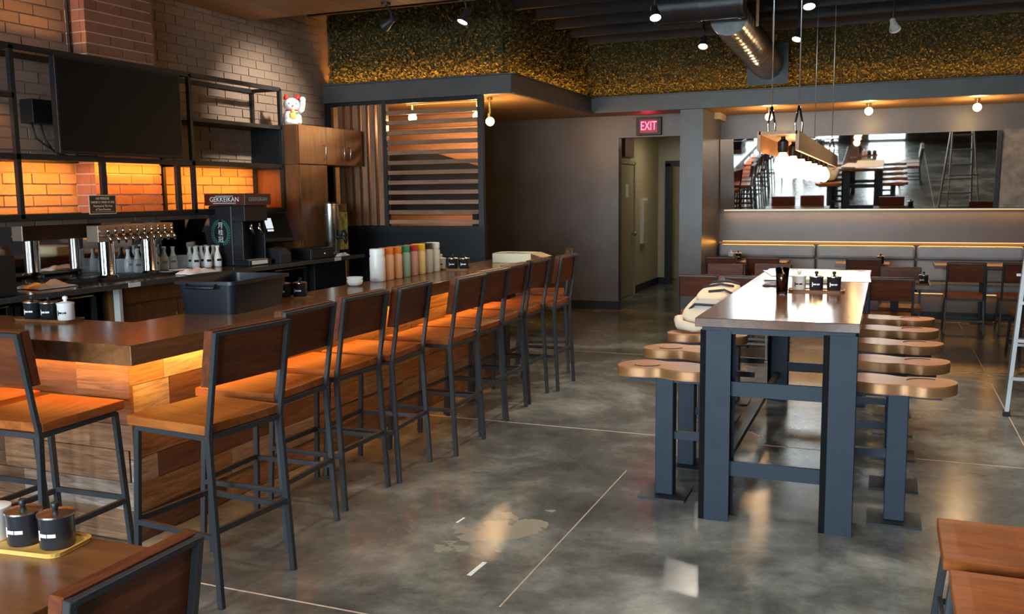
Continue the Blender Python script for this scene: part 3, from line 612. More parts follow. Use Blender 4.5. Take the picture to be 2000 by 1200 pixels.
# ------------------------------------------------------------------ back bar
CXF = -5.28
bc = thing('back_counter', 'dark polished stone counter behind the bar with taps', 'counter', (0, 0, 0))
wbox((XL+.014, 3.7, 1.03), (CXF, 8.62, 1.07)).build('counter_top', 'granite', bc, bevel=.004)
for y in (5.23, 8.02): wbox((CXF, y, 1.034), (CXF+.003, y+.12, 1.068)).build('shelf_label', 'label_white', bc)
def cooler(y0, y1, label):
    t = thing('bottle_cooler', label, 'cooler', (0, (y0+y1)/2, .08))
    wbox((XL+.1, y0-(y0+y1)/2+.02, -.08), (-5.7, y1-(y0+y1)/2-.02, 0)).build('plinth', 'black_plastic', t); hw = (y1-y0)/2
    MB().box((XL+.05, -hw, 0), (-5.62, -hw+.03, .94)).box((XL+.05, hw-.03, 0), (-5.62, hw, .94)).box((XL+.05, -hw+.03, 0), (XL+.08, hw-.03, .94)).box((XL+.08, -hw+.03, 0), (-5.62, hw-.03, .04)).box((XL+.08, -hw+.03, .9), (-5.62, hw-.03, .94)).build('case', 'black_plastic', t)
    for k in range(2):
        a = -hw+.02+k*(hw-.01); b = a+hw-.03
        d = MB().bar((-5.6, a+.02, .03), (-5.6, a+.02, .93), .04, .04).bar((-5.6, b-.02, .03), (-5.6, b-.02, .93), .04, .04).bar((-5.6, a, .05), (-5.6, b, .05), .04).bar((-5.6, a, .91), (-5.6, b, .91), .04).build('door', 'black_steel', t)
        wbox((-5.605, a+.04, .07), (-5.598, b-.04, .89)).build('pane', 'cooler_glass', d)
        MB().tube([(-5.55, a+.06, .90), (-5.53, a+.08, .90), (-5.53, b-.08, .90), (-5.55, b-.06, .90)], .009, 6).build('handle', 'brass', d, True)
    for z in (.35, .62): wbox((XL+.09, -hw+.04, z), (-5.66, hw-.04, z+.012)).build('shelf', 'alu', t)
    return t
cooler(3.75, 5.22, 'black glass-door bottle cooler left of the wooden cupboard, under taps'); cooler(6.62, 7.98, 'black glass-door bottle cooler under the sake dispenser')
cb = thing('base_cabinet', 'low wooden cupboard with steel handles under the taps', 'cabinet', (0, 5.95, .08))
wbox((XL+.05, -.62, 0), (-5.50, .62, .945)).build('body', 'cabinet_wood', cb); wbox((XL+.1, -.6, -.08), (-5.58, .6, 0)).build('plinth', 'black_plastic', cb); wbox((-5.5, -.66, 0), (-5.44, -.63, .945)).build('filler_strip', 'white_plastic', cb)
for k, s in ((0, -1), (1, 1)):
    a = -.6+k*.605; d = wbox((-5.5, a, .02), (-5.475, a+.595, .78)).build('door', 'cabinet_wood', cb, bevel=.002, seg=1)
    yy = a+.595-.05 if s < 0 else a+.05
    MB().tube([(-5.475, yy, .42), (-5.44, yy, .425), (-5.44, yy, .685), (-5.475, yy, .69)], .007, 6).build('handle', 'brushed_steel', d, True)
wbox((-5.5, -.6, .80), (-5.475, .595, .93)).build('drawer', 'cabinet_wood', cb, bevel=.002, seg=1)
tag(wbox((XL+.05, 8.0, 0), (-5.52, 8.6, 1.025)).build('end_cabinet', 'black_plastic', bevel=.004), 'plain black base unit under the tea urn', 'cabinet')
bs = struct(wbox((XL+.013, 3.7, 1.072), (XL+.022, 7.72, 1.50)).build('mirror_backsplash', 'mirror_dim'), 'long mirror behind the beer taps')

# shelf frame with boards
sfm = thing('shelf_frame', 'black steel shelf frame on the brick wall holding television', 'shelf', (0, 0, 0)); FX, WX = -5.775, -6.12; q = .035
SY = [(3.2, 4.745, 6.545, 7.86)]
for y in (3.3, 4.765, 6.555, 7.87):
    for x in (FX, WX): MB().bar((x, y, 1.565), (x, y, 2.79), q).build('post', 'black_steel', sfm)
    for z in (1.575, 2.0, 2.785): MB().bar((FX, y, z), (WX, y, z), q).build('cross_bar', 'black_steel', sfm)
for z in (1.575, 2.01, 2.785):
    for x in (FX, WX): MB().bar((x, 3.3, z), (x, 7.87, z), q, q+.004).build('rail', 'black_steel', sfm)
for x in (FX, WX): MB().bar((x, 6.555, 2.40), (x, 7.87, 2.40), q).build('rail', 'black_steel', sfm); MB().bar((x, 3.3, 2.44), (x, 4.765, 2.44), q).build('rail', 'black_steel', sfm)
wbox((WX, 3.3, 1.555), (PX-.26, 7.87, 1.570)); wbox((WX, 3.3, 1.545), (FX, 7.87, 1.56)).build('bottom_board', 'black_steel', sfm)
MB().box((WX, 6.57, 2.385), (FX, 7.86, 2.392)).build('upper_board', 'black_steel', sfm); wbox((WX, 3.3, 2.028), (FX, 5.56, 2.034)).build('middle_board', 'black_steel', sfm); wbox((WX, 6.36, 2.028), (FX, 7.86, 2.034)).build('middle_board', 'black_steel', sfm)
wbox((WX, 7.845, 2.02), (FX, 7.852, 2.39)).build('end_panel', 'black_steel', sfm)
for y in (5.53, 6.36): MB().bar((FX, y, 1.59), (FX, y, 1.99), .03, .05).build('stay', 'black_steel', sfm)
# television, cable box
tv = thing('television', 'large black flat-screen television in the shelf frame', 'television', (-5.69, 5.68, 2.395))
wbox((-.03, -.64, -.355), (.03, .64, .355)).build('body', 'black_plastic', tv, bevel=.006); wbox((.03, -.625, -.335), (.0315, .625, .34)).build('screen', 'screen', tv)
MB().box((-.42, -.12, -.1), (-.03, -.09, .1)).box((-.42, .09, -.1), (-.03, .12, .1)).build('wall_bracket', 'black_steel', tv); tv.children[2].scale.x = .55
cbx = thing('cable_box', 'small black cable box beside the television', 'media box', (-6.06, 5.20, 2.37)); wbox((-.07, -.09, -.09), (.07, .09, .09)).build('case', 'black_plastic', cbx, bevel=.006)
for y, e in ((-.05, .05), (.03, .0)): MB().tube([(0, y, -.09), (.02, y+.01, -.2), (.05, y+.06, -.3+e), (.12, y+.17, -.34), (.25, y+.3, -.33)], .007, 6).build('cord', 'black_plastic', cbx, True)
tag(MB().tube([(-6.075, 5.57, 2.05), (-6.075, 5.575, 2.6), (-6.075, 5.565, 3.3), (-6.075, 5.57, 3.93)], .012, 6).build('conduit', 'black_plastic', smooth=True), 'thin black conduit running up beside the brick chimney', 'conduit')
# age sign
sg = thing('age_sign', 'small brown sign forbidding persons under 21', 'sign', (-5.755, 5.49, 1.582))
wbox((-.003, -.135, 0), (.001, .135, .15)).build('border', 'sign_cream', sg); wbox((.001, -.128, .006), (.002, .128, .144)).build('panel', 'sign_brown', sg)
for t_, z, s in (('NO PERSONS', .122, .027), ('UNDER 21 YEARS OF AGE', .093, .025), ('Permitted in This Area', .064, .025), ('of These Premises', .037, .025)): text(t_, s, 'sign_cream', sg, faceX(.0026, 0, z) @ Matrix.Diagonal((.82, 1, 1, 1)))
wbox((.002, -.11, .017), (.0026, .11, .0195)).build('underline', 'sign_cream', sg)

# draft tower
dt = thing('draft_tower', 'chrome draft beer tower with ten tap faucets', 'beer tap', (-5.72, 5.74, 1.07))
wbox((-.06, -.405, .295), (.06, .405, .425)).build('tap_box', 'tap_metal', dt, bevel=.004)
for y in (-.28, .17): 
    MB().lathe([(.085, 0), (.085, .012), (.062, .03), (.06, .04), (.06, .297)], (0, y, 0), 20).build('column', 'chrome', dt, True, auto=True)
for k in range(10):
    y = -.345+k*.0765
    MB().tube([(.06, y, .345), (.10, y, .345), (.125, y, .325), (.13, y, .285)], [.012, .013, .012, .009], 8).tube([(.10, y, .345), (.10, y, .385), (.10, y, .41)], [.010, .012, .007], 8).build('faucet', 'chrome', dt, True)
wbox((-.06, -.47, .001), (.2, .42, .014)).build('drip_tray', 'black_steel', dt)
# carafes and the clear bin
def carafe():
    t = thing('sake_carafe', 'white sake carafe with a black-printed label', 'carafe', (0, 0, 0), 0, 'white sake carafes')
    MB().lathe([(.032, 0), (.036, .01), (.036, .07), (.030, .10), (.016, .145), (.014, .165), (.020, .195), (.017, .195), (.011, .165), (.02, .12), (.001, .1)], (0, 0, 0), 16).build('body', 'white_ceramic', t, True)
    MB().box((.028, -.02, .055), (.0375, .02, .075)).build('label', 'black_ceramic', t)
    return t
ca0 = carafe(); spots = [(-5.77, 6.52), (-5.70, 6.60), (-5.79, 6.62), (-5.67, 6.70), (-5.75, 6.74), (-5.87, 6.65), (-5.86, 6.55), (-5.85, 6.75)]
labs = ['white sake carafe next to the clear bin, front row', 'white labelled sake carafe second from the clear bin', 'white labelled sake carafe behind the front row, by the bin', 'white labelled sake carafe touching the dispenser, front row', 'white labelled sake carafe touching the dispenser, second row', 'white sake carafe in the back row, middle', 'white sake carafe in the back row, against the bin', 'white sake carafe in the back row, against the dispenser']
ca0.location = (*spots[0], 1.071); ca0['label'] = labs[0]; ca0.rotation_euler.z = -.6
for (x, y), l in zip(spots[1:], labs[1:]): clone(ca0, (x, y, 1.071), -.6+R.uniform(-.2, .2), l)
bn = thing('clear_bin', 'clear plastic bin full of white carafes', 'bin', (-5.93, 6.16, 1.072))
MB().box((-.12, -.29, 0), (.12, .29, .004)).box((-.12, -.29, .004), (-.116, .29, .12)).box((.116, -.29, .004), (.12, .29, .12)).box((-.116, -.29, .004), (.116, -.286, .12)).box((-.116, .286, .004), (.116, .29, .12)).build('tub', 'bin_clear', bn)
MB().box((-.13, -.3, .115), (-.115, .3, .122)).box((.115, -.3, .115), (.13, .3, .122)).box((-.115, -.3, .115), (.115, -.285, .122)).box((-.115, .285, .115), (.115, .3, .122)).build('rim', 'bin_clear', bn)
for i in range(2):
    for j in range(5): clone(ca0, (-5.98+.10*i, 5.94+.105*j, 1.078), R.uniform(-1, 1), 'white sake carafe standing inside the clear plastic bin', 'carafes inside the clear bin')
# sake dispenser
sk = thing('sake_dispenser', 'black sake dispenser with green wreath emblem and illuminated-style header', 'dispenser', (-5.60, 6.97, 1.071))
wbox((-.24, -.165, 0), (.02, .165, .555)).build('body', 'black_plastic', sk, bevel=.008); MB().box((.02, -.165, .0), (.20, .165, .05)).box((.02, -.165, .41), (.17, .165, .555)).box((.02, -.165, .05), (.14, -.15, .41)).box((.02, .15, .05), (.14, .165, .41)).build('dispensing_bay', 'black_plastic', sk, bevel=.004)
hd = wbox((-.26, -.19, .557), (.20, .19, .66)).build('header', 'sign_brown', sk, bevel=.003)
text('GEKKEIKAN', .062, 'label_white', hd, faceY(-.03, -.1925, .61)); text('GEKKEIKAN', .05, 'mesh_grey', hd, faceX(.2015, 0, .61))
for z, wd in ((.642, .10), (.577, .13)): wbox((-.03-wd, -.1925, z-.005), (-.03+wd, -.191, z+.005)).build('small_print', 'mesh_grey', hd)
for i, c in enumerate('月桂冠'): text(c, .06, 'label_white', sk, faceY(-.11, -.1665, .37-i*.065), 'emblem_character')
mb = MB()
for k in range(26):
    a = -PI/2+.18+(PI-.45)*(k//2)/12.5
    for s in (-1, 1):
        if (k % 2) == (s > 0): continue
        c = Vector((-.11+s*.092*math.cos(a), -.1662, .305+.105*math.sin(a))); dr = Vector((-s*math.sin(a)*s*s, 0, math.cos(a))); dr = Vector((-s*math.sin(a), 0, math.cos(a))); nr = Vector((s*math.cos(a), 0, math.sin(a)))
        for t in (-.8, .8): 
            e = (dr+nr*t).normalized(); f = Vector((-e.z, 0, e.x)); mb.add([c, c+e*.016+f*.006, c+e*.034, c+e*.016-f*.006], [(0, 1, 2, 3)])
mb.build('wreath', 'wreath_green', sk)
for y in (-.06, .06): MB().tube([(.14, y, .40), (.15, y, .34), (.18, y, .29)], [.022, .018, .012], 8).build('spout', 'chrome', sk, True)
wbox((.201, -.13, .01), (.203, .1, .045)).build('display_strip', 'label_white', sk); wbox((.08, -.12, .047), (.19, .12, .056)).build('drip_grid', 'alu', sk)
# point of sale screen, receipt printer, cash drawer
ps = thing('register_screen', 'black touch-screen register tilted back on a stand', 'register', (-5.66, 7.50, 1.071), -.35)
Mx = Matrix.Translation((.02, 0, .33)) @ Matrix.Rotation(-.42, 4, 'Y')
MB().box((-.02, -.2, -.16), (.02, .2, .16), Mx).build('bezel', 'black_plastic', ps, bevel=.006); MB().box((.02, -.18, -.12), (.0215, .18, .14), Mx).build('screen', 'screen', ps)
MB().box((.0216, -.09, -.02), (.0225, -.01, .09), Mx).box((.0216, -.085, -.05), (.0225, -.015, -.03), Mx).build('screen_logo', 'screen_lit', ps); MB().bar((-.02, 0, .27), (-.06, 0, .02), .1, .05).box((-.16, -.12, 0), (.08, .12, .022)).build('stand', 'black_plastic', ps)
cd_ = thing('cash_drawer', 'black cash drawer with keyhole on the back counter', 'cash drawer', (-5.44, 7.86, 1.071)); wbox((-.12, -.2, 0), (.12, .2, .11)).build('case', 'black_plastic', cd_, bevel=.004); wbox((.12, -.185, .015), (.128, .185, .095)).build('front', 'steel', cd_); MB().tube([(.12, .03, .05), (.135, .03, .05)], .012, 10).build('lock', 'chrome', cd_, True)
rp = thing('receipt_printer', 'small dark receipt printer beside the register screen', 'printer', (-5.42, 7.28, 1.071), -.2); MB().prism([(-.09, 0), (.09, 0), (.09, .09), (.02, .14), (-.09, .14)], -.07, .07, 'y').build('case', 'steel', rp, bevel=.004); wbox((-.03, -.05, .135), (.0, .05, .15)).build('paper_slot', 'black_plastic', rp)
cu = thing('paper_cup', 'tall cream cup with dark print by the register', 'cup', (-5.56, 7.19, 1.071)); MB().lathe([(.03, 0), (.042, .22), (.038, .22), (.027, .01), (.001, .008)], (0, 0, 0), 16).build('cup', 'cardboard', cu, True); wbox((.034, -.012, .1), (.0385, .012, .16)).build('print', 'ink', cu)
def cloth(name, label, loc, sx, sy, h, mat='cloth_white', seed=0, rz=0):
    n = 14; v = []; f = []
    for j in range(n+1):
        for i in range(n+1):
            u, w_ = i/n*2-1, j/n*2-1; e = max(0, 1-max(abs(u), abs(w_))**3)
            z = h*e*(.55+.75*mnoise.noise(Vector((u*2.2+seed, w_*2.2, seed*3))))+.002
            v.append((sx*u*(1+.12*mnoise.noise(Vector((w_*2, seed, 3)))), sy*w_*(1+.15*mnoise.noise(Vector((u*2, seed, 7)))), max(.0015, z)))
    for j in range(n):
        for i in range(n): a = j*(n+1)+i; f.append((a, a+1, a+n+2, a+n+1))
    o = MB().add(v, f).build(name, mat, smooth=True); o.location = loc; o.rotation_euler.z = rz
    m = o.modifiers.new('solid', 'SOLIDIFY'); m.thickness = .003; m.offset = 1
    return tag(o, label, 'cloth')
cloth('bar_towel', 'crumpled white towel on counter edge below the taps', (-5.36, 6.07, 1.071), .08, .17, .05, seed=1)
cloth('bar_towel', 'folded white towel at the counter end beyond the taps', (-5.60, 4.78, 1.071), .13, .16, .05, seed=2)
cloth('bar_towel', 'small crumpled white cloth before the cash drawer', (-5.315, 8.22, 1.071), .03, .10, .04, seed=3)
tr = thing('serving_tray', 'flat black serving tray beside the draft tower', 'tray', (-5.72, 5.09, 1.071)); wbox((-.16, -.12, 0), (.16, .12, .008)).build('base', 'black_ceramic', tr); MB().bar((-.16, -.12, .012), (.16, -.12, .012), .012, .016).bar((-.16, .12, .012), (.16, .12, .012), .012, .016).bar((-.16, -.12, .012), (-.16, .12, .012), .012, .016).bar((.16, -.12, .012), (.16, .12, .012), .012, .016).build('rim', 'black_steel', tr)
tag(MB().box((-5.62, 4.10, 1.071), (-5.30, 4.30, 1.34)).build('black_bin', 'black_plastic', bevel=.01), 'black bin on the back counter near the room corner', 'bin')
nb = thing('menu_stack', 'stack of printed menu cards under the draft tower', 'cards', (-5.56, 5.98, 1.0855)); 
for i in range(4): wbox((-.06+.012*i, -.12+.04*i, .002+.004*i), (.06+.012*i, .02+.04*i, .005+.004*i)).build('card', ['black_ceramic', 'mesh_grey', 'black_ceramic', 'label_white'][i], nb)
# tall cabinet
tc = thing('tall_cabinet', 'tall wooden cabinet with bridge cupboard beside the slatted screen', 'cabinet', (0, 0, 0)); KX = -5.6
wbox((XL+.015, 7.9, 1.073), (KX, 8.40, 2.03)).build('tall_body', 'cabinet_wood', tc); wbox((XL+.015, 7.9, 2.033), (KX, 9.13, 2.435)).build('upper_body', 'cabinet_wood', tc)
wbox((KX, 7.905, 1.08), (KX+.02, 8.395, 2.026)).build('tall_door', 'cabinet_wood', tc, bevel=.002, seg=1)
for a, b, hy in ((7.905, 8.395, 8.34), (8.40, 8.76, 8.70), (8.765, 9.125, 8.82)):
    d = wbox((KX, a, 2.037), (KX+.02, b, 2.431)).build('upper_door', 'cabinet_wood', tc, bevel=.002, seg=1)
    MB().tube([(KX+.02, hy, 2.09), (KX+.05, hy, 2.095), (KX+.05, hy, 2.23), (KX+.02, hy, 2.235)], .006, 6).build('handle', 'brushed_steel', d, True)
# beckoning cat
ct_ = thing('cat_figurine', 'white ceramic beckoning cat with red ears and raised paw', 'figurine', (-5.74, 8.03, 2.437), .25-PI/2+PI/2)
ct_.rotation_euler.z = -.85
MB().lathe([(.001, 0), (.085, .0), (.098, .03), (.095, .09), (.075, .135), (.055, .15), (.001, .15)], (0, 0, 0), 18).ball((.045, -.05, .035), .038, sq=(1.2, .9, .8)).ball((.045, .05, .035), .038, sq=(1.2, .9, .8)).tube([(.03, .065, .12), (.05, .095, .16), (.045, .105, .21), (.05, .105, .25)], [.03, .03, .028, .03], 10).ball((.05, .105, .255), .033).build('body', 'white_ceramic', ct_, True)
hd_ = MB().ball((.015, 0, .205), .082, 16, 10, (.92, 1.06, .88)).build('head', 'white_ceramic', ct_, True)
for s in (-1, 1):
    MB().lathe([(.032, 0), (.02, .03), (.002, .06)], (.01, s*.052, .262), 10, Matrix.Rotation(-s*.25, 3, 'X')).build('ear', 'cat_red', hd_, True)
    MB().ball((.078, s*.033, .213), .012, sq=(.5, 1, .7)).build('eye', 'ink', hd_, True)
MB().ball((.09, 0, .19), .007).build('nose', 'cat_red', hd_, True); MB().lathe([(.062, .0), (.07, .01), (.062, .02)], (.005, 0, .135), 16).build('collar', 'cat_red', ct_, True)
MB().ball((.08, 0, .135), .02).build('bell', 'cat_gold', ct_, True); MB().ball((.08, 0, .085), .045, sq=(.5, .9, 1.1)).build('coin', 'cat_gold', ct_, True); MB().ball((.075, .03, .12), .026, sq=(.5, 1.2, .5)).build('bib', 'cat_green', ct_, True)
# tea urn and poster panel
ur = thing('tea_urn', 'polished steel tea urn with black tap and fruit poster', 'tea urn', (-5.45, 8.24, 1.071))
MB().lathe([(.09, 0), (.09, .02), (.075, .03), (.075, .13), (.085, .15), (.085, .53), (.09, .535), (.09, .55), (.02, .57), (.001, .57)], (0, 0, 0), 22).build('body', 'brushed_steel', ur, True, auto=True)
MB().tube([(.08, -.02, .2), (.16, -.01, .2), (.17, 0, .17), (.17, 0, .13)], [.018, .02, .022, .012], 8).ball((.15, 0, .23), .04, sq=(1, .8, 1.2)).build('tap', 'black_plastic', ur, True)
wbox((.0, .10, 0), (.05, .26, .06)).build('stand', 'black_plastic', ur); wbox((.02, .10, .06), (.035, .26, .46)).build('poster', 'poster', ur); wbox((.02, .11, .47), (.036, .25, .55)).build('badge', 'picture_red', ur)
for s in (-1, 1): MB().tube([(0, s*.085, .50), (.0, s*.125, .50), (0, s*.125, .44), (0, s*.088, .44)], .007, 6).build('handle', 'black_plastic', ur, True)
# slatted screen
sl = thing('slatted_screen', 'black steel screen with wooden slats between bar and nook', 'screen', (0, 9.25, 0))
wbox((-5.86, -.05, 0), (-4.10, .04, 1.30)).build('low_wall', 'black_plastic', sl); wbox((-5.88, -.06, 1.30), (-4.09, .05, 1.352)).build('cap', 'black_steel', sl)
for x in (-5.345, -4.145): wbox((x-.03, -.035, 1.352), (x+.03, .025, 2.775)).build('post', 'steel', sl)
wbox((XL+.02, -.035, 0), (XL+.1, .025, 2.775)).build('post', 'black_steel', sl)
wbox((XL+.1, -.03, 2.73), (-5.375, .02, 2.775)).build('head_rail', 'black_steel', sl); wbox((-5.315, -.03, 2.73), (-4.175, .02, 2.775)).build('head_rail', 'black_steel', sl)
for k in range(6): wbox((-5.94+.105*k, -.06, 1.36), (-5.88+.105*k, .03, 2.73)).build('slat', 'slat_wood_upright', sl)
for k in range(12):
    z = 1.375+.112*k; wbox((-5.31, -.03, z), (-4.18, .015, z+.045)).build('slat', 'slat_wood', sl)
bk = thing('nook_partition', 'tall black booth back behind the slatted screen', 'partition', (0, 9.75, 0)); MB().prism([(-6.1, 1.49), (-4.42, 1.52), (-4.42, 2.03), (-5.0, 2.20), (-6.1, 2.20)], 0, .06, 'y').build('panel', 'black_plastic', bk)
for x in (-5.9, -4.5): wbox((x, 0, 0), (x+.06, .06, 1.5)).build('post', 'black_plastic', bk)
nw = thing('nook_cladding', 'warm plank cladding inside the nook behind screen', 'cladding', (0, 10.6, 0)); z = 0
while z < 2.74:
    wbox((-6.12, 0, z+.002), (-4.80, .03, min(2.77, z+.158))).build('plank', 'slat_wood', nw); z += .16
for x, y, z, l in ((-5.18, 9.6, 2.60, 'bare bulb hanging inside slatted screen, nearer the cabinet'), (-4.42, 9.75, 2.60, 'bare bulb hanging inside slatted screen, nearer the doorpost'), (-4.20, 9.62, 2.52, 'bare bulb on bright rod beside the screen post'),
                   (-1.49, 12.6, 2.67, 'bare ceiling bulb above booth nearest the grey pier'), (-.265, 12.6, 2.69, 'bare ceiling bulb above the middle booth'), (.965, 12.6, 2.68, 'bare ceiling bulb above booth nearest the stone wall')):
    t = thing('ceiling_bulb', l, 'lamp', (x, y, 0), 0, 'bare bulbs under the soffit')
    MB().lathe([(.035, 2.765), (.035, 2.79)], n=14).tube([(0, 0, 2.765), (0, 0, z+.07)], .014, 8).lathe([(.022, z+.045), (.022, z+.09)], n=12).build('socket', 'brass', t, True, auto=True)
    MB().ball((0, 0, z), .05, 14, 10).build('bulb', 'bulb_glow', t, True); light('bulb_light', 'POINT', (0, 0, z-.08), 20, WARM, t, rad=.05)

# ------------------------------------------------------------------ things on the bar and tables
def jar_mesh(r, h, kd): return MB().lathe([(r*.92, 0), (r, .006), (r, h*.9), (r*1.06, h)], n=20), MB().lathe([(r*1.07, h), (r*1.07, h+.005), (r*.6, h+.009), (.010, h+.012), (.001, h+.013)] if kd else [(r*1.07, h), (r*1.07, h+.005), (r*.5, h+.012), (.009, h+.014), (.009, h+.02), (.014, h+.027), (.012, h+.038), (.001, h+.042)], n=20)
def sauce_jar(kind, loc, rz, label, group, r=.042, h=.085):
    t = thing('sauce_jar' if kind != 'white' else 'condiment_pot', label, 'jar', loc, rz, group); a, b = jar_mesh(r, h, kind != 'white'); wh = kind == 'white'
    a.build('body', 'white_ceramic' if wh else 'black_ceramic', t, True, auto=True); lid = b.build('lid', 'white_ceramic' if wh else 'brushed_steel', t, True, auto=True)
    if not wh: MB().lathe([(.007, h+.011), (.007, h+.018), (.011, h+.022), (.011, h+.034), (.001, h+.037)], n=12).build('knob', 'black_plastic', lid, True)
    def patch(a0, a1, z0, z1, n=5):
        rr = r+.0006; v = [(rr*math.cos(a0+(a1-a0)*i/n), rr*math.sin(a0+(a1-a0)*i/n), z) for z in (z0, z1) for i in range(n+1)]
        return MB().add(v, [(i, i+1, n+2+i, n+1+i) for i in range(n)])
    m = patch(-1.15, -1.0, h*.3, h*.62, 1)
    for a0, a1 in ((-.98, -.52), (-.46, .0)):
        q_ = patch(a0, a1, h*.42, h*.53); m.add(q_.v, q_.f)
    m.build('label', 'black_ceramic' if wh else 'label_white', t)
    return t
def tray(loc, rz, label, lx=.30, ly=.14, mat='brown_tray_wood'):
    t = thing('jar_tray', label, 'tray', loc, rz, 'small wooden jar trays'); p = []
    for cx, cy, a0 in ((lx/2-.03, ly/2-.03, 0), (-lx/2+.03, ly/2-.03, PI/2), (-lx/2+.03, -ly/2+.03, PI), (lx/2-.03, -ly/2+.03, 1.5*PI)):
        p += [(cx+.03*math.cos(a0+i*PI/8), cy+.03*math.sin(a0+i*PI/8)) for i in range(5)]
    MB().prism(p, 0, .006).build('base', mat, t); n = len(p); v = []
    for sc_, z in ((1, 0.003), (1.03, .013), (1.0, .013), (.97, .006)): v += [(x*sc_, y*sc_, z) for x, y in p]
    MB().add(v, [(j*n+i, j*n+(i+1) % n, (j+1)*n+(i+1) % n, (j+1)*n+i) for j in range(3) for i in range(n)]).build('rim', mat, t)
    return t
def set_on(px_, py_, z, rz, kinds, where, sp=.092, lx=.30, jr=-1.57, ly=.14, r=.042, h=.085):
    tray((px_, py_, z+.0005), rz, 'small wooden tray of jars '+where, lx, ly, 'tray_wood' if z < 1 and py_ < 5 else 'brown_tray_wood'); g = 'jars '+where
    nm = {'w': 'white lidded condiment pot', 'b': 'black sauce jar'}; nb_ = kinds.count('b'); k = 0
    for i, c in enumerate(kinds):
        o = (i-(len(kinds)-1)/2)*sp; x = px_+o*math.cos(rz); y = py_+o*math.sin(rz); lab = nm[c]+' '+where
        if c == 'b' and nb_ > 1:
            lab = ('black sauce jar next to the white pot ' if ('w' in kinds and abs(i-kinds.index('w')) == 1) else 'black sauce jar at the tray end ')+where
        if kinds == 'bb': lab = ['black sauce jar nearer the black tub', 'black sauce jar further along from the black tub'][i]
        sauce_jar('white' if c == 'w' else 'black', (x, y, z+.007), jr+.5, lab, g, r, h)
set_on(-2.185, 1.735, .75, .12, 'wbb', 'on the window-side dining table', .108, .33, -1.3, .15, .046, .088)
set_on(-4.055, 3.465, 1.07, .04, 'bbw', 'on the short bar return', .115, .36, -1.2)
set_on(-3.43, 4.72, 1.07, .75, 'bb', 'behind the black tub', .10, .26, -1.3)
set_on(-3.40, 6.95, 1.07, .25, 'wbb', 'between containers and cardboard box', .10, .31, -1.3)
set_on(-.40, 6.03, 1.066, .02, 'wbb', 'on the communal table', .105, .33, -1.5)
set_on(-1.95, 12.92, .75, 0, 'wb', 'on booth table beside the pier', .1, .24, -1.5)
sauce_jar('black', (.36, 9.98, .757), -1.5, 'lone black sauce jar on its tray', None); tray((.32, 9.98, .7505), 0, 'small wooden tray under a lone jar', .18, .14)
sauce_jar('black', (-.06, 12.75, .7505), -1.5, 'dark jar standing alone on the middle booth table', None)
# bus tub
tb = thing('bus_tub', 'black plastic bus tub with rolled rim on the bar', 'tub', (-3.435, 4.18, 1.0705), .09)
def rrect(hx, hy, r): 
    p = []
    for cx, cy_, a0 in ((hx-r, hy-r, 0), (-hx+r, hy-r, PI/2), (-hx+r, -hy+r, PI), (hx-r, -hy+r, 1.5*PI)): p += [(cx+r*math.cos(a0+i*PI/10), cy_+r*math.sin(a0+i*PI/10)) for i in range(6)]
    return p
v = []; prof = [(.165, .255, 0), (.185, .275, .175), (.200, .29, .175), (.200, .29, .163), (.203, .293, .163), (.203, .293, .181), (.180, .27, .181), (.160, .25, .008)]
for hx, hy, z in prof: v += [(x, y, z) for x, y in rrect(hx, hy, .045)]
n = 24; MB().add(v, [(j*n+i, j*n+(i+1) % n, (j+1)*n+(i+1) % n, (j+1)*n+i) for j in range(len(prof)-1) for i in range(n)]+[tuple(range(n-1, -1, -1)), tuple(7*n+i for i in range(n))]).build('tub', 'tub_plastic', tb, True, auto=True)
MB().tube([(-.09, -.30, .165), (-.09, -.315, .15), (.09, -.315, .15), (.09, -.30, .165)], .008, 6).build('handle', 'tub_plastic', tb, True)
# bowls
bw = thing('bowl', 'upper white bowl of the little stack on the bar', 'bowl', (-3.46, 5.50, 1.093), 0, 'white bowls'); MB().lathe([(.035, 0), (.05, .01), (.058, .04), (.055, .04), (.046, .012), (.001, .008)], n=22).build('bowl', 'white_ceramic', bw, True)
clone(bw, (-3.46, 5.50, 1.071), 0, 'lower white bowl of the little stack on the bar')
# juice containers
def jug(loc, body, lid, label):
    t = thing('pour_container', label, 'container', loc, 0, 'plastic pour containers with coloured lids')
    MB().lathe([(.052, 0), (.058, .008), (.058, .175), (.052, .19), (.052, .198)], n=20).build('body', 'jug_'+body, t, True, auto=True)
    MB().lathe([(.056, .195), (.056, .235), (.052, .241), (.001, .241)], n=20).build('lid', lid, t, True, auto=True)
    return t
js = [('white', 'white_plastic', 'all-white pour container nearest the white bowls'), ('orange', 'orange_lid', 'orange-lidded pour container next to the white one'), ('orange', 'orange_lid', 'orange-lidded pour container next to the green lid'), ('green', 'green_lid', 'green-lidded pour container in the row on the bar'), ('red', 'red_lid', 'red-lidded pour container in the row on the bar'), ('yellow', 'yellow_lid', 'yellow-lidded pour container in the row on the bar'), ('dark', 'black_lid', 'black-lidded pour container in the row on the bar'), ('cream', 'white_plastic', 'white-lidded cream pour container beside the jar tray')]
for i, (a, b, l) in enumerate(js): jug((-3.475+.006*i*0, 5.84+.128*i, 1.071), a, b, l)
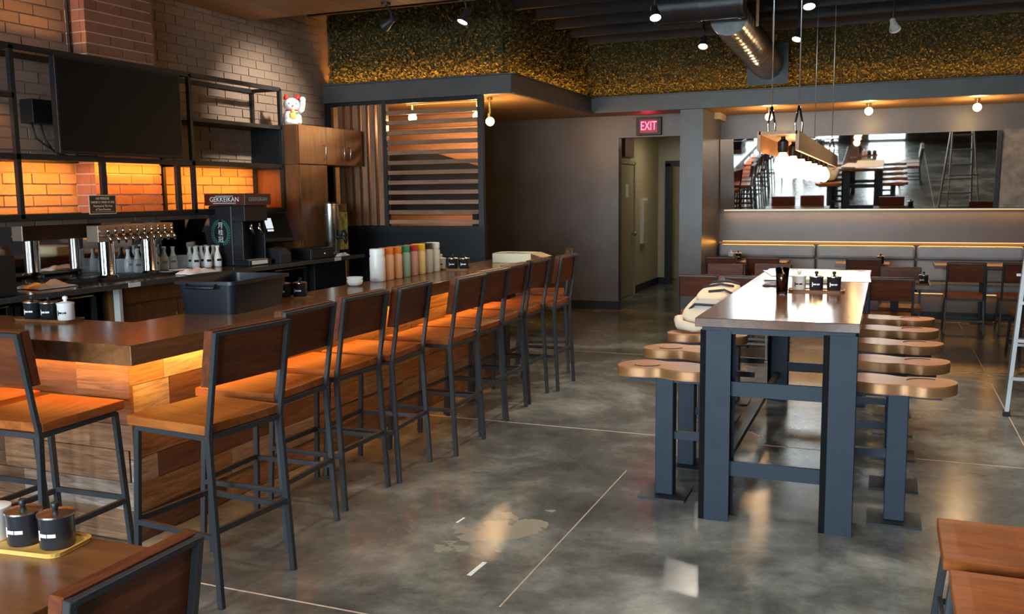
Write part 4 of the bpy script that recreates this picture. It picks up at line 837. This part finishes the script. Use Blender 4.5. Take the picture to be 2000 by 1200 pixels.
# cardboard box
bx = thing('cardboard_box', 'open white cardboard box with cut-out top on the bar end', 'box', (-3.19, 7.88, 1.071), .0)
MB().box((-.19, -.13, 0), (.19, -.125, .085)).box((-.19, .125, 0), (.19, .13, .085)).box((-.19, -.125, 0), (-.185, .125, .085)).box((.185, -.125, 0), (.19, .125, .085)).box((-.185, -.125, 0), (.185, .125, .004)).build('carton', 'cardboard', bx)
n = 20; out = [(-.19, -.13), (.19, -.13), (.19, .13), (-.19, .13)]
el = [(.11*math.cos(2*PI*k/n), .075*math.sin(2*PI*k/n)) for k in range(n)]; bd = []
for ex_, ey in el:
    k = min(.19/max(1e-6, abs(ex_)), .13/max(1e-6, abs(ey))); bd.append((ex_*k, ey*k))
MB().add([(x, y, .086) for x, y in el]+[(x, y, .086) for x, y in bd]+[(x, y, .089) for x, y in el]+[(x, y, .089) for x, y in bd], [(k, (k+1) % n, n+(k+1) % n, n+k) for k in range(n)]+[(2*n+k, 3*n+k, 3*n+(k+1) % n, 2*n+(k+1) % n) for k in range(n)]+[(k, 2*n+k, 2*n+(k+1) % n, (k+1) % n) for k in range(n)]).build('cut_out_lid', 'cardboard', bx)
MB().add([(.19, -.13, .087), (.19, .13, .087), (.30, .13, .05), (.30, -.10, .05)], [(0, 1, 2, 3)]).build('side_flap', 'cardboard_inside', bx); bx.children[2].modifiers.new('s', 'SOLIDIFY').thickness = .003
# on the communal table
gl = thing('cola_glass', 'tall clear glass of dark cola on the communal table', 'drink', (-.585, 5.80, 1.0665)); MB().lathe([(.03, 0), (.034, .004), (.036, .09), (.042, .165), (.0395, .165), (.033, .09), (.031, .008), (.001, .008)], n=22).build('glass', 'tumbler', gl, True); MB().lathe([(.0305, .009), (.0325, .09), (.037, .128), (.001, .128)], n=20).build('cola', 'cola', gl, True)
for i in range(3): MB().box((-.011, -.011, -.011), (.011, .011, .011), Matrix.Translation((.016*math.cos(i*2.1), .016*math.sin(i*2.1), .135)) @ Matrix.Rotation(i*.7, 4, 'X')).build('ice_cube', 'tumbler', gl)
def sheet(loc, rz, sx, sy, label, mat='white_paper', t=.0012):
    o = wbox((-sx/2, -sy/2, 0), (sx/2, sy/2, t)).build('paper_sheet', mat); o.location = loc; o.rotation_euler.z = rz; return tag(o, label, 'paper', 'papers on the communal table')
sheet((-.36, 7.14, 1.0668), .03, .52, .84, 'large white plan sheet at the communal table end'); sheet((-.70, 7.3, 1.0682), .25, .30, .5, 'white paper overlapping the plan sheet, bar side'); sheet((-.42, 7.5, 1.0684), -.1, .42, .30, 'white paper lying across the plan sheet end')
gb = thing('notebook', 'green notebook lying on the white papers', 'notebook', (-.42, 6.62, 1.068), .3); wbox((-.10, -.07, .001), (.10, .07, .013)).build('pages', 'white_paper', gb); wbox((-.103, -.073, .013), (.103, .073, .016)).build('cover', 'green_cover', gb)
tag(cloth('glasses_cloth', 'small navy cloth beside the cola glass', (-.69, 6.32, 1.0668), .07, .05, .02, 'navy', 5), 'small navy cloth beside the cola glass', 'cloth')
pn = thing('pen', 'dark pen on the communal table near the papers', 'pen', (-.72, 6.62, 1.072), .1); MB().tube([(-.07, 0, 0), (.06, 0, 0)], .005, 8).build('barrel', 'ink', pn, True); MB().lathe([(.005, 0), (.001, .014)], (.06, 0, 0), 8, Matrix.Rotation(PI/2, 3, 'Y')).build('tip', 'chrome', pn, True)
# backpack on the stools
bp_ = thing('backpack', 'cream canvas backpack with black straps lying on the stools', 'backpack', (-1.14, 6.85, .754), .0)
def blob(nx, rows, mat, name, par):
    v = []; f = []; m = len(rows)
    for y, hx, z0, z1, cx in rows:
        for k in range(nx):
            a = 2*PI*k/nx; ca, sa = math.cos(a), math.sin(a); sg_ = lambda q_, e: math.copysign(abs(q_)**e, q_)
            v.append((cx+hx*sg_(ca, .7), y, (z0+z1)/2+(z1-z0)/2*sg_(sa, .7)))
    f = [(j*nx+k, j*nx+(k+1) % nx, (j+1)*nx+(k+1) % nx, (j+1)*nx+k) for j in range(m-1) for k in range(nx)]+[tuple(range(nx-1, -1, -1)), tuple((m-1)*nx+k for k in range(nx))]
    o = MB().add(v, f).build(name, mat, par, True); s_ = o.modifiers.new('sub', 'SUBSURF'); s_.levels = s_.render_levels = 2; return o
bd_ = blob(14, [(-.52, .10, .005, .07, -.04), (-.47, .17, .003, .13, -.03), (-.30, .19, .002, .17, -.01), (-.05, .20, .002, .20, 0), (.25, .20, .002, .22, 0), (.45, .18, .003, .20, 0), (.53, .12, .01, .12, 0)], 'cream_canvas', 'body', bp_)
blob(12, [(-.30, .08, .15, .19, -.02), (-.22, .13, .15, .215, -.02), (.1, .14, .17, .25, 0), (.3, .12, .18, .25, 0), (.38, .07, .19, .23, 0)], 'cream_canvas', 'front_pocket', bp_)
blob(12, [(-.47, .07, .07, .12, -.02), (-.40, .12, .08, .175, -.02), (-.33, .12, .10, .185, -.02), (-.28, .07, .13, .18, -.02)], 'mesh_grey', 'mesh_pocket', bp_)
for pts in ([(-.2, -.42, .06), (-.1, -.43, .155), (.1, -.43, .15), (.17, -.42, .06)], [(-.12, .0, .235), (.0, .05, .255), (.1, .02, .245)], [(-.10, .2, .25), (.02, .26, .262), (.12, .2, .245)], [(-.05, -.18, .222), (.06, -.14, .232), (.13, -.2, .21)]): MB().tube(pts, .010, 6).build('strap', 'strap', bp_, True)
MB().tube([(-.17, -.44, .05), (-.20, -.50, .05), (-.17, -.60, .03), (-.06, -.66, .02), (.04, -.62, .02)], [.03, .035, .035, .03, .02], 8).build('shoulder_strap', 'cream_canvas', bp_, True)

# ------------------------------------------------------------------ booth, wall mirror
bo = thing('booth_bench', 'long upholstered grey booth bench with amber glow along the wall', 'booth', (0, 0, 0))
wbox((-2.26, 13.06, .10), (3.0, 13.54, .36)).build('base', 'plaster_grey', bo); wbox((-2.26, 13.1, 0), (3.0, 13.5, .1)).build('plinth', 'black_plastic', bo); wbox((-2.26, 13.46, .95), (3.0, 13.545, .975)).build('ledge', 'amber_glow_tint', bo)
for i, (a, b) in enumerate(((-2.25, -.91), (-.90, .37), (.38, 1.66), (1.67, 2.95))):
    wbox((a+.008, 12.98, .365), (b-.008, 13.44, .47)).build('seat_cushion', 'cushion', bo, bevel=.03, seg=3)
    wbox((a+.008, 13.34, .76), (b-.008, 13.45, .945)).build('back_roll', 'cushion', bo, bevel=.04, seg=3)
    wbox((a+.008, 13.37, .475), (b-.008, 13.45, .755)).build('back_cushion', 'cushion', bo, bevel=.025, seg=3)
wm = thing('wall_mirror', 'wide wall mirror above the booth reflecting the room', 'mirror', (0, 13.515, 1.445)); wm.rotation_euler.x = math.radians(5.2)
wbox((-2.26, 0, 0), (1.28, .012, 1.0)).build('glass', 'mirror', wm); wbox((-2.26, .012, .0), (1.28, .028, 1.0)).build('backing', 'black_plastic', wm); wbox((1.28, -.012, 0), (1.335, .028, 1.0)).build('edge_frame', 'black_steel', wm)
tag(wbox((1.345, 13.49, 1.445), (3.0, 13.545, 2.46)).build('stone_panel', 'stone_wall', bevel=.004), 'rough grey stone panel beside the wall mirror', 'panel')

# ------------------------------------------------------------------ overhead: ducts and spots
du = thing('spiral_duct', 'shiny galvanised spiral duct under the black ceiling', 'duct', (0, 0, 0))
MB().tube([(-1.55, 9.6, 3.45), (-1.45, 12.0, 3.27)], .19, 28, True).build('pipe', 'galvanised', du, True, auto=True)
mb = MB()
for k in range(16): mb.lathe([(.190, -.006), (.196, 0), (.190, .006)], (-1.55+.1*(.1+k*.14)/2.4, 9.7+k*.14, 3.45-.18*(.1+k*.14)/2.4), 24, Matrix.Rotation(PI/2, 3, 'X') @ Matrix.Rotation(.0, 3, 'Y'))
mb.build('seams', 'galvanised', du, True); du.children[-1]['kind'] = 'stuff'
wbox((-1.70, 12.0, 3.02), (-1.20, 12.03, 3.52)).build('flange', 'steel', du)
for y in (10.0, 11.4): MB().bar((-1.74, y, 3.40), (-1.74, y, 3.95), .03, .004).bar((-1.32, y, 3.40), (-1.32, y, 3.95), .03, .004).build('hanger', 'copper', du)
dd = thing('trunk_duct', 'big dark duct crossing under the ceiling joists', 'duct', (0, 0, 0)); MB().tube([(-2.25, 9.32, 3.53), (-1.35, 9.32, 3.53)], .15, 24).build('pipe', 'steel', dd, True, auto=True)
for x in (-2.2, -1.8, -1.4): MB().lathe([(.15, -.012), (.16, -.012), (.16, .012), (.15, .012)], (x, 9.32, 3.53), 24, Matrix.Rotation(PI/2, 3, 'Y')).build('collar', 'steel', dd, True, auto=True)
for x in (-2.1, -1.5): MB().bar((x, 9.32, 3.67), (x, 9.32, 3.95), .03, .006).build('hanger', 'copper', dd)
def spot(loc, aim, label, lit=True, ztop=3.72, pw=110, cone=95):
    t = thing('track_spotlight', label, 'spotlight', loc, 0, 'ceiling spotlights'); d = Vector(aim).normalized(); rot = d.to_track_quat('Z', 'Y').to_matrix()
    MB().lathe([(.012, -.11), (.028, -.10), (.034, -.05), (.05, .0), (.056, .03), (.050, .03), (.046, .005)], (0, 0, 0), 16, rot).build('head', 'white_plastic' if not lit else 'steel', t, True, auto=True)
    MB().tube([-d*.07, Vector((0, 0, .07))-d*.07, (0, 0, ztop-loc[2]-.02)], .010, 8).build('stem', 'steel', t, True); MB().lathe([(.045, ztop-loc[2]-.025), (.045, ztop-loc[2]+.004)], n=14).build('canopy', 'steel', t)
    MB().lathe([(.046, .012), (.03, .02), (.001, .022)], (0, 0, 0), 16, rot).build('lens', 'spot_glow' if lit else 'white_ceramic', t, True)
    if lit:
        l = light('spot_light', 'SPOT', d*.06, pw, (1, .90, .76), t, spot=(math.radians(cone), .9), rad=.05); l.rotation_euler = (-d).to_track_quat('Z', 'Y').to_euler()
    return t
spot((-4.43, 7.74, 3.30), (-1.72, .35, -.85), 'spotlight hung from the wooden canopy aimed at brick wall', ztop=3.5, pw=230, cone=62)
spot((-3.67, 7.83, 3.30), (-.25, -.35, -.9), 'spotlight hung from the canopy edge over the bar', ztop=3.5, pw=60, cone=70)
spot((-2.02, 8.42, 3.30), (.2, -.45, -.85), 'spotlight between the canopy and trunk duct')
spot((-1.93, 10.28, 3.30), (.0, -.5, -.86), 'spotlight beside the spiral duct on the bar side'); spot((-.94, 10.25, 3.30), (-.2, -.4, -.9), 'spotlight between spiral duct and pendant cables')
spot((-.69, 8.50, 3.30), (.1, -.4, -.9), 'spotlight above the pendant fixture'); spot((0, 10.08, 3.30), (.2, -.5, -.8), 'unlit white spotlight in front of the hedge', lit=False); spot((.0, 8.3, 3.36), (.1, -.4, -.9), 'spotlight over the stepladder side')

for i, x in enumerate((-1.9, .3, 2.5)):  # extra spotlights added out of view to brighten the floor
    for j, y in enumerate((1.05, 3.69, 6.33)):
        spot((x, y, 3.50), (.05, -.1, -1), 'added out-of-view spotlight over the %s, %s row' % (['aisle beside the bar stools', 'communal table line', 'open floor beyond the stepladder'][i], ['window', 'middle', 'inner'][j]), pw=105, cone=120)
# ------------------------------------------------------------------ stepladder
ld = thing('stepladder', 'aluminium stepladder standing near the dining tables', 'ladder', (1.18, 7.58, 0), -.1)
for s in (-1, 1):
    MB().bar((s*.30, 0, 0), (s*.17, .42, 1.95), .028, .07, (0, 1, 0)).build('rail', 'ladder_alu', ld); MB().bar((s*.29, 1.05, 0), (s*.17, .50, 1.90), .022, .04, (0, 1, 0)).build('rear_leg', 'ladder_alu', ld)
    MB().box((s*.30-.025, -.045, 0), (s*.30+.025, .045, .035)).build('foot', 'rubber', ld)
for k in range(6):
    z = .28+k*.28; f_ = z/1.95; MB().box((-.30+.13*f_, .42*f_-.045, z-.012), (.30-.13*f_, .42*f_+.045, z+.012)).build('tread', 'ladder_alu', ld)
wbox((-.19, .38, 1.94), (.19, .56, 1.98)).build('top_cap', 'black_plastic', ld)
for z in (.4, 1.0): MB().bar((-.27, 1.05-.55*z/1.9, z), (.27, 1.05-.55*z/1.9, z), .02).build('brace', 'ladder_alu', ld)

for a, b, wd_, lab in (((-1.682, 3.54), (-1.675, 3.70), .022, 'larger scrap of white tape on the concrete floor'), ((-2.022, 4.12), (-2.016, 4.20), .012, 'smaller scrap of white tape on the concrete floor near scraped patch')):
    tag(MB().bar((*a, .0012), (*b, .0012), wd_, .0014).build('tape_scrap', 'white_paper'), lab, 'scrap')
